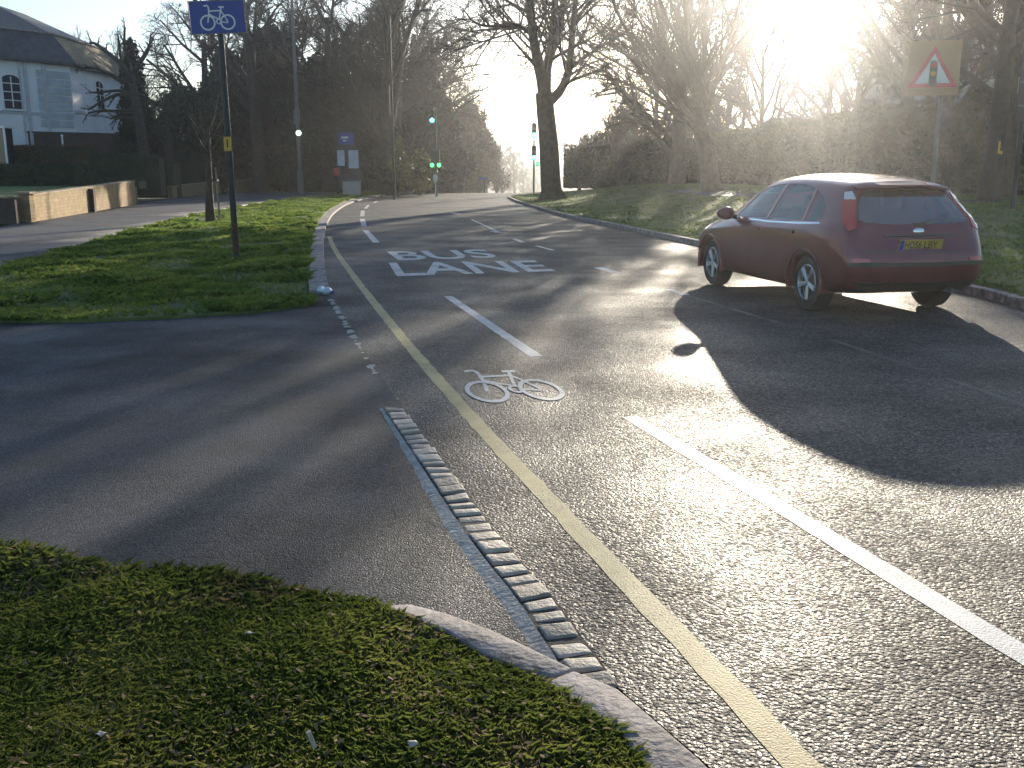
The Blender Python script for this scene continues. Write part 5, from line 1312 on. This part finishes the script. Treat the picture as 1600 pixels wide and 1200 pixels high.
def ever_mesh(rx, ry, H, seed, m, n=26000, nc=52, lsz=.20, h0=.2):
    cl = crown_clumps(rx, ry, h0, H * .9, nc, seed, 0, .33)
    mT = MB(); mT.tube([(0, 0, -.3), (.1, 0, H * .3), (.0, .1, H * .75)], [.3, .24, .08], 8)
    for k in range(7):
        a = k * 2.4; mT.tube([(.05, 0, H * (.2 + .06 * k)), (math.cos(a) * rx * .6, math.sin(a) * ry * .6, H * (.35 + .07 * k))], [.12, .03], 5)
    return plain_mesh('ever_trunk', mT, M['bark']), quad_mesh('ever_crown', leaf_cloud(n, cl, lsz, seed=seed), m)
EV_ = [ever_mesh(3.6, 3.4, 9.5, 21, M['ever']), ever_mesh(4.2, 3.6, 10.5, 22, M['ever']), ever_mesh(3.4, 3.2, 8.5, 23, M['ever2'])]
def ever(i, px, Y, top, wpx, label):
    z = .2 + crest(Y); H = at(px, top, Y).z - z; rx, H0 = ((3.6, 9.5), (4.2, 10.5), (3.4, 8.5))[i]
    s = wpx / 2 * Y / F / rx
    return tree_obj('evergreen_tree', *EV_[i], (gx(px, Y), Y, z), rnd.uniform(0, 6), (s, s, H / H0), label, 'evergreen')
ever(1, 300, 80, 122, 130, 'dark rounded evergreen between the pointed conifer and the sign post')
ever(0, 372, 88, 66, 120, 'tall dark evergreen right behind the bicycle sign post')
ever(1, 440, 92, 26, 130, 'tallest dark evergreen behind the lamp column')
ever(0, 500, 82, 72, 120, 'dark evergreen above the bus shelter')
ever(2, 580, 86, 110, 110, 'brownish evergreen right of the bus shelter')
ever(2, 405, 89, 215, 110, 'low brownish evergreen bush above the buff wall pieces')
ever(0, 268, 76, 205, 80, 'low dark evergreen under the pointed conifer')
ever(2, 735, 112, 150, 80, 'dim brownish evergreen low beside the far avenue')
ever(2, 700, 96, 175, 90, 'dim brownish evergreen behind the left traffic signal')

def shrub(name, px, Y, top, wpx, m, n, label, cat='shrub', depth=1.0, lsz=.10, z=None, seed=None):
    z = (ground_z(gx(px, Y), Y) if z is None else z); H = at(px, top, Y).z - z; rx = wpx / 2 * Y / F
    cl = crown_clumps(rx, rx * depth, H * .08, H * .88, 22, seed or px, 0, .34)
    e = empty(name, (gx(px, Y), Y, z)); tag(e, label, cat)
    link('foliage', quad_mesh('shrub_leaves', leaf_cloud(n, cl, lsz, seed=px), m), e)
    mT = MB()
    for k in range(5):
        a = k * 1.26; mT.tube([(0, 0, -.1), (math.cos(a) * rx * .3, math.sin(a) * rx * .3, H * .6)], [.04, .015], 5)
    mk('stem', mT, M['bark'], e); return e
shrub('shrub', 622, 68, 205, 34, M['shrubl'], 1500, 'sunlit yellowish shrub between the trunks right of the bus shelter', lsz=.12)
shrub('shrub', 655, 70, 225, 60, M['shrubl'], 1600, 'sunlit yellowish shrub below the broad dark conifer', lsz=.12)
shrub('shrub', 596, 66, 235, 30, M['ever2'], 1500, 'brown-green shrub at the foot of the straight-trunked tree')
shrub('shrub', 722, 90, 272, 44, M['ever2'], 1500, 'low brown shrub at the far left bend')
shrub('shrub', 775, 105, 255, 40, M['ever2'], 1500, 'low hazy shrub in the avenue mouth')
shrub('shrub', 935, 82, 195, 70, M['ever2'], 4000, 'rusty brown shrub between the big trunk and the slender tree', lsz=.14)
shrub('shrub', 985, 76, 245, 60, M['ever2'], 3000, 'low bush behind the top of the right verge', lsz=.12)
shrub('shrub', 1045, 66, 205, 100, M['ever'], 5000, 'rounded dark bush left of the fan-shaped tree', lsz=.13)
shrub('shrub', 1225, 52, 190, 120, M['ever2'], 6500, 'tall bush below the sun glare left of the hut', lsz=.13)
shrub('shrub', 436, 87, 250, 50, M['ever2'], 2200, 'small reddish-green shrub above the shortest wall piece')

def hedge(name, pts, tops, z0, thick, m, label, dens=320, lsz=.05, rough=0.0):
    """trimmed hedge: pts plan corners of the front face, tops height at each"""
    g = np.random.default_rng(len(label)); P_ = [Vector(p) for p in pts]; qs = []
    e = empty(name, (P_[0].x, P_[0].y, z0)); tag(e, label, 'hedge')
    core = MB()
    for (a, b, ta, tb) in zip(P_, P_[1:], tops, tops[1:]):
        L_ = (b - a).length; d = (b - a).normalized(); nrm = Vector((-d.y, d.x, 0))
        o = Vector((P_[0].x, P_[0].y, z0))
        A, B = a - o, b - o; A.z = B.z = 0
        c = nrm * .06; t = nrm * (thick - .06)
        v = [A + c, B + c, B + t, A + t]; core.add([*(p for p in v), *(p + Vector((0, 0, (ta if i in (0, 3) else tb) - z0 - .06)) for i, p in enumerate(v))], [(0, 1, 5, 4), (1, 2, 6, 5), (2, 3, 7, 6), (3, 0, 4, 7), (4, 5, 6, 7)])
        ht = (ta + tb) / 2 - z0
        n = int(dens * L_ * (ht + thick)); u = g.random(n); sel = g.random(n) < ht / (ht + thick); hh = (ta + (tb - ta) * u - z0) * (1 + rough * (np.sin(u * L_ * 1.1 + ta) * .5 + np.sin(u * L_ * 2.9 + 1) * .3 + np.sin(u * L_ * .37 + 2) * .5))
        w = np.where(sel, g.normal(0, .035, n), g.random(n) * thick); zz = np.where(sel, g.random(n) * hh, hh + g.normal(0, .03, n))
        pos = np.array(A)[None] + np.array(d)[None] * (u * L_)[:, None] + np.array(nrm)[None] * w[:, None]; pos[:, 2] += zz
        uu = g.normal(size=(n, 3)); uu /= np.linalg.norm(uu, axis=1)[:, None]; vv = np.cross(uu, g.normal(size=(n, 3))); vv /= np.linalg.norm(vv, axis=1)[:, None]
        s = lsz * g.uniform(.6, 1.4, n)[:, None]
        qs.append(np.stack([pos - uu * s, pos + vv * s * .5, pos + uu * s, pos - vv * s * .5], 1).reshape(-1, 3))
    link('foliage', quad_mesh('hedge_leaves', np.concatenate(qs), m), e)
    mk('hedge_core', core, M['hedge'], e); return e
hY = 50.0
def hp(px, Y): p = at(px, 280, Y); p.z = 0; return p
def hz_(py, Y): return at(100, py, Y).z
hedge('hedge', [hp(-60, hY), hp(118, hY), hp(126, hY), hp(136, hY), hp(150, hY), hp(215, hY)], [hz_(258, hY), hz_(257, hY), hz_(263, hY), hz_(272, hY), hz_(279, hY), hz_(282, hY)], .8, 1.2, M['hedge'], 'trimmed dark hedge with a curved step down behind the garden wall', 420)
mh = mat('russet_hedge_leaves', (.04, .026, .012), .7, col2=(.16, .085, .035), scale=1.2, detail=6)
hedge('hedge', [hp(-60, 55), hp(143, 55)], [hz_(229, 55), hz_(227, 55)], .8, 1.2, mh, 'taller russet-topped hedge behind the curved dark hedge', 260, .06)
hedge('hedge', [hp(211, 60), hp(270, 60), hp(273, 64)], [hz_(256, 60), hz_(254, 60), hz_(254, 60)], .1, 1.5, M['hedge'], 'square-cut dark green hedge block right of the garden wall end', 420)
hedge('hedge', [hp(258, 70), hp(322, 72)], [hz_(241, 70), hz_(241, 72)], .1, 1.5, M['hedge'], 'rounded dark hedge behind the square-cut block', 350)
hedge('hedge', [hp(140, 55), hp(250, 55.5)], [hz_(238, 55), hz_(246, 55.5)], .3, 1.5, M['hedge'], 'low rough hedge under the lopped tree', 350)
RH = [Vector((gx(1170, 58), 58, 0)), Vector((gx(1300, 48), 48, 0)), Vector((gx(1420, 40), 40, 0)), Vector((gx(1620, 36), 36, 0)), Vector((40, 36, 0))]
hedge('hedge', RH, [at(1200, 198, 58).z, at(1300, 182, 48).z, at(1420, 165, 40).z, at(1600, 150, 36).z, at(1600, 150, 36).z], .5, 2.5, mat('dull_hedge_leaves', (.035, .038, .018), .75, col2=(.10, .085, .045), scale=.9, detail=6), 'tall rough hedge along the right footpath before the drab block', 130, .11, .13)
hedge('hedge', [Vector((gx(880, 80), 80, 0)), Vector((gx(1175, 60), 60, 0))], [at(900, 232, 80).z, at(1175, 205, 60).z], .4, 2, mat('dull_hedge_leaves', (.04, .04, .018), .75, col2=(.10, .09, .04), scale=.9, detail=6), 'low hedge along the top of the right verge', 130, .10, .16)

# ------------------------------------------------------------------ grass and fallen leaves
def blades(name, n, poly, hf, hmin, hmax, w, m, seed, pdf=None, lean=.5):
    g = np.random.default_rng(seed); xs = [p[0] for p in poly]; ys = [p[1] for p in poly]
    X = []; Y = []; cnt = 0
    while cnt < n:
        a = g.uniform(min(xs), max(xs), n); b = g.uniform(min(ys), max(ys), n); ok = inpoly(a, b, poly)
        # stay inside the view with a margin
        ok &= (np.abs(a) < b * .62 + 1.0)
        if pdf: ok &= g.random(n) < pdf(a, b)
        X.append(a[ok]); Y.append(b[ok]); cnt += ok.sum()
    x = np.concatenate(X)[:n]; y = np.concatenate(Y)[:n]
    # tufts
    k = n // 3; j = g.integers(0, k, n - k); 
    x[k:] = x[j] + g.normal(0, w * 3, n - k); y[k:] = y[j] + g.normal(0, w * 3, n - k)
    ok = inpoly(x, y, poly); x = x[ok]; y = y[ok]; n = len(x)
    z = np.array([hf(a, b) for a, b in zip(x, y)]) - .004
    th = g.uniform(0, 6.283, n); h = g.uniform(hmin, hmax, n) * (.7 + .6 * (np.sin(x * 1.7 + 1) * np.sin(y * 1.3) * .5 + .5)); ln = g.uniform(.1, lean, n) * h; ph = g.uniform(0, 6.283, n)
    ww = w * g.uniform(.6, 1.4, n)
    bx, by = np.cos(th) * ww, np.sin(th) * ww; lx, ly = np.cos(ph) * ln, np.sin(ph) * ln
    P0 = np.stack([x - bx, y - by, z], 1); P1 = np.stack([x + bx, y + by, z], 1)
    P2 = np.stack([x + bx * .6 + lx * .4, y + by * .6 + ly * .4, z + h * .6], 1); P3 = np.stack([x + lx * 1.3, y + ly * 1.3, z + h * (1 - .35 * ln / h)], 1)
    q_ = np.stack([P0, P1, P2, P3], 1).reshape(-1, 3)
    return tag(link(name, quad_mesh(name, q_, m)), kind='stuff')
nv = [(p[0], p[1]) for p in nearv]
blades('near_grass', 190000, nv, hnear,   .010, .045, .0011, M['blade'], 3, lambda a, b: np.clip(.55 + .8 * np.sin(a * 2.1 + b * 1.3) * np.sin(b * 2.7 - a * .8) + .4 * np.sin(a * 7 + 2 * np.sin(b * 5)) , .12, 1), lean=1.3)
blades('near_straw', 70000, nv, hnear, .008, .034, .0012, M['straw'], 33, lambda a, b: np.clip((.5 + .5 * np.sin(a * 3.1 - b * 1.7) * np.sin(b * 3.7 + a)), .15, 1), lean=1.6)
lv = [v for v in vg if True]
blades('verge_grass', 150000, lv, hleft, .025, .085, .0042, M['blade2'], 4, lambda a, b: np.clip(14 / b, .05, 1) ** 1.5 * np.clip(.6 + .9 * np.sin(a * 1.9 + np.sin(b * 1.1)) * np.sin(b * 1.6 - a * .7), .15, 1), lean=.9)
blades('verge_tufts', 30000, lv, hleft, .06, .15, .004, M['blade2'], 41, lambda a, b: np.clip(14 / b, .05, 1) ** 1.5 * (np.sin(a * 2.7 + np.sin(b * 1.9)) * np.sin(b * 2.3 - a) > .45), lean=1.2)
blades('right_grass', 130000, right_poly, hright, .03, .08, .0055, M['blade2'], 5, lambda a, b: np.where((b > 8) & (b < 70), np.clip(16 / b, .03, 1) ** 1.5, 0), lean=.9)
def leaves(name, n, poly, hf, sz, m, seed, pdf=None, up=.006, tilt=.35):
    g = np.random.default_rng(seed); xs = [p[0] for p in poly]; ys = [p[1] for p in poly]
    a = g.uniform(min(xs), max(xs), n * 6); b = g.uniform(min(ys), max(ys), n * 6); ok = inpoly(a, b, poly) & (np.abs(a) < b * .62 + 1)
    if pdf: ok &= g.random(n * 6) < pdf(a, b)
    x = a[ok][:n]; y = b[ok][:n]; n = len(x); z = np.array([hf(i, j) for i, j in zip(x, y)]) + up + g.random(n) * up * 2
    th = g.uniform(0, 6.283, n); s = sz * g.uniform(.5, 1.5, n); tl = g.normal(0, tilt, (n, 2))
    u = np.stack([np.cos(th), np.sin(th), tl[:, 0]], 1) * s[:, None]; v = np.stack([-np.sin(th), np.cos(th), tl[:, 1]], 1) * s[:, None] * .5
    c = np.stack([x, y, z], 1); q_ = np.stack([c - u, c + v, c + u, c - v], 1).reshape(-1, 3)
    return tag(link(name, quad_mesh(name, q_, m)), kind='stuff')
leaves('fallen_leaves', 9000, nv, hnear, .0095, M['dead'], 11, lambda a, b: np.clip(.5 + .5 * np.sin(a * 1.9) * np.sin(b * 2.3), .15, 1), .012)
leaves('verge_leaves', 3500, lv, hleft, .03, M['dead'], 12, lambda a, b: np.clip(1.2 - np.abs(b - 14) / 16, 0, 1) * np.where(a < -6 - (b - 14) * .25, 1, .22), .05)
leaves('gutter_leaves', 200, [(p.x, p.y) for p in Lall[:16]] + [(p.x + .35, p.y) for p in reversed(Lall[:16])], lambda x, y: .004, .012, M['dead'], 13, None, .002, .06)

# haze: thin air between the trees, its scatter also shaped to imitate lens glare
hzm = bpy.data.materials.new('air'); hzm.use_nodes = True; t = hzm.node_tree; t.nodes.remove(t.nodes['Principled BSDF'])
pv = t.nodes.new('ShaderNodeVolumePrincipled'); pv.inputs['Color'].default_value = (.93, .95, 1, 1); pv.inputs['Density'].default_value = .00085; pv.inputs['Anisotropy'].default_value = .86
t.links.new(pv.outputs[0], t.nodes['Material Output'].inputs['Volume'])
mb = MB(); mb.box((0, 480, 10.5), (860, 1060, 49)); hz0 = mk('haze', mb, hzm); tag(hz0, kind='stuff')
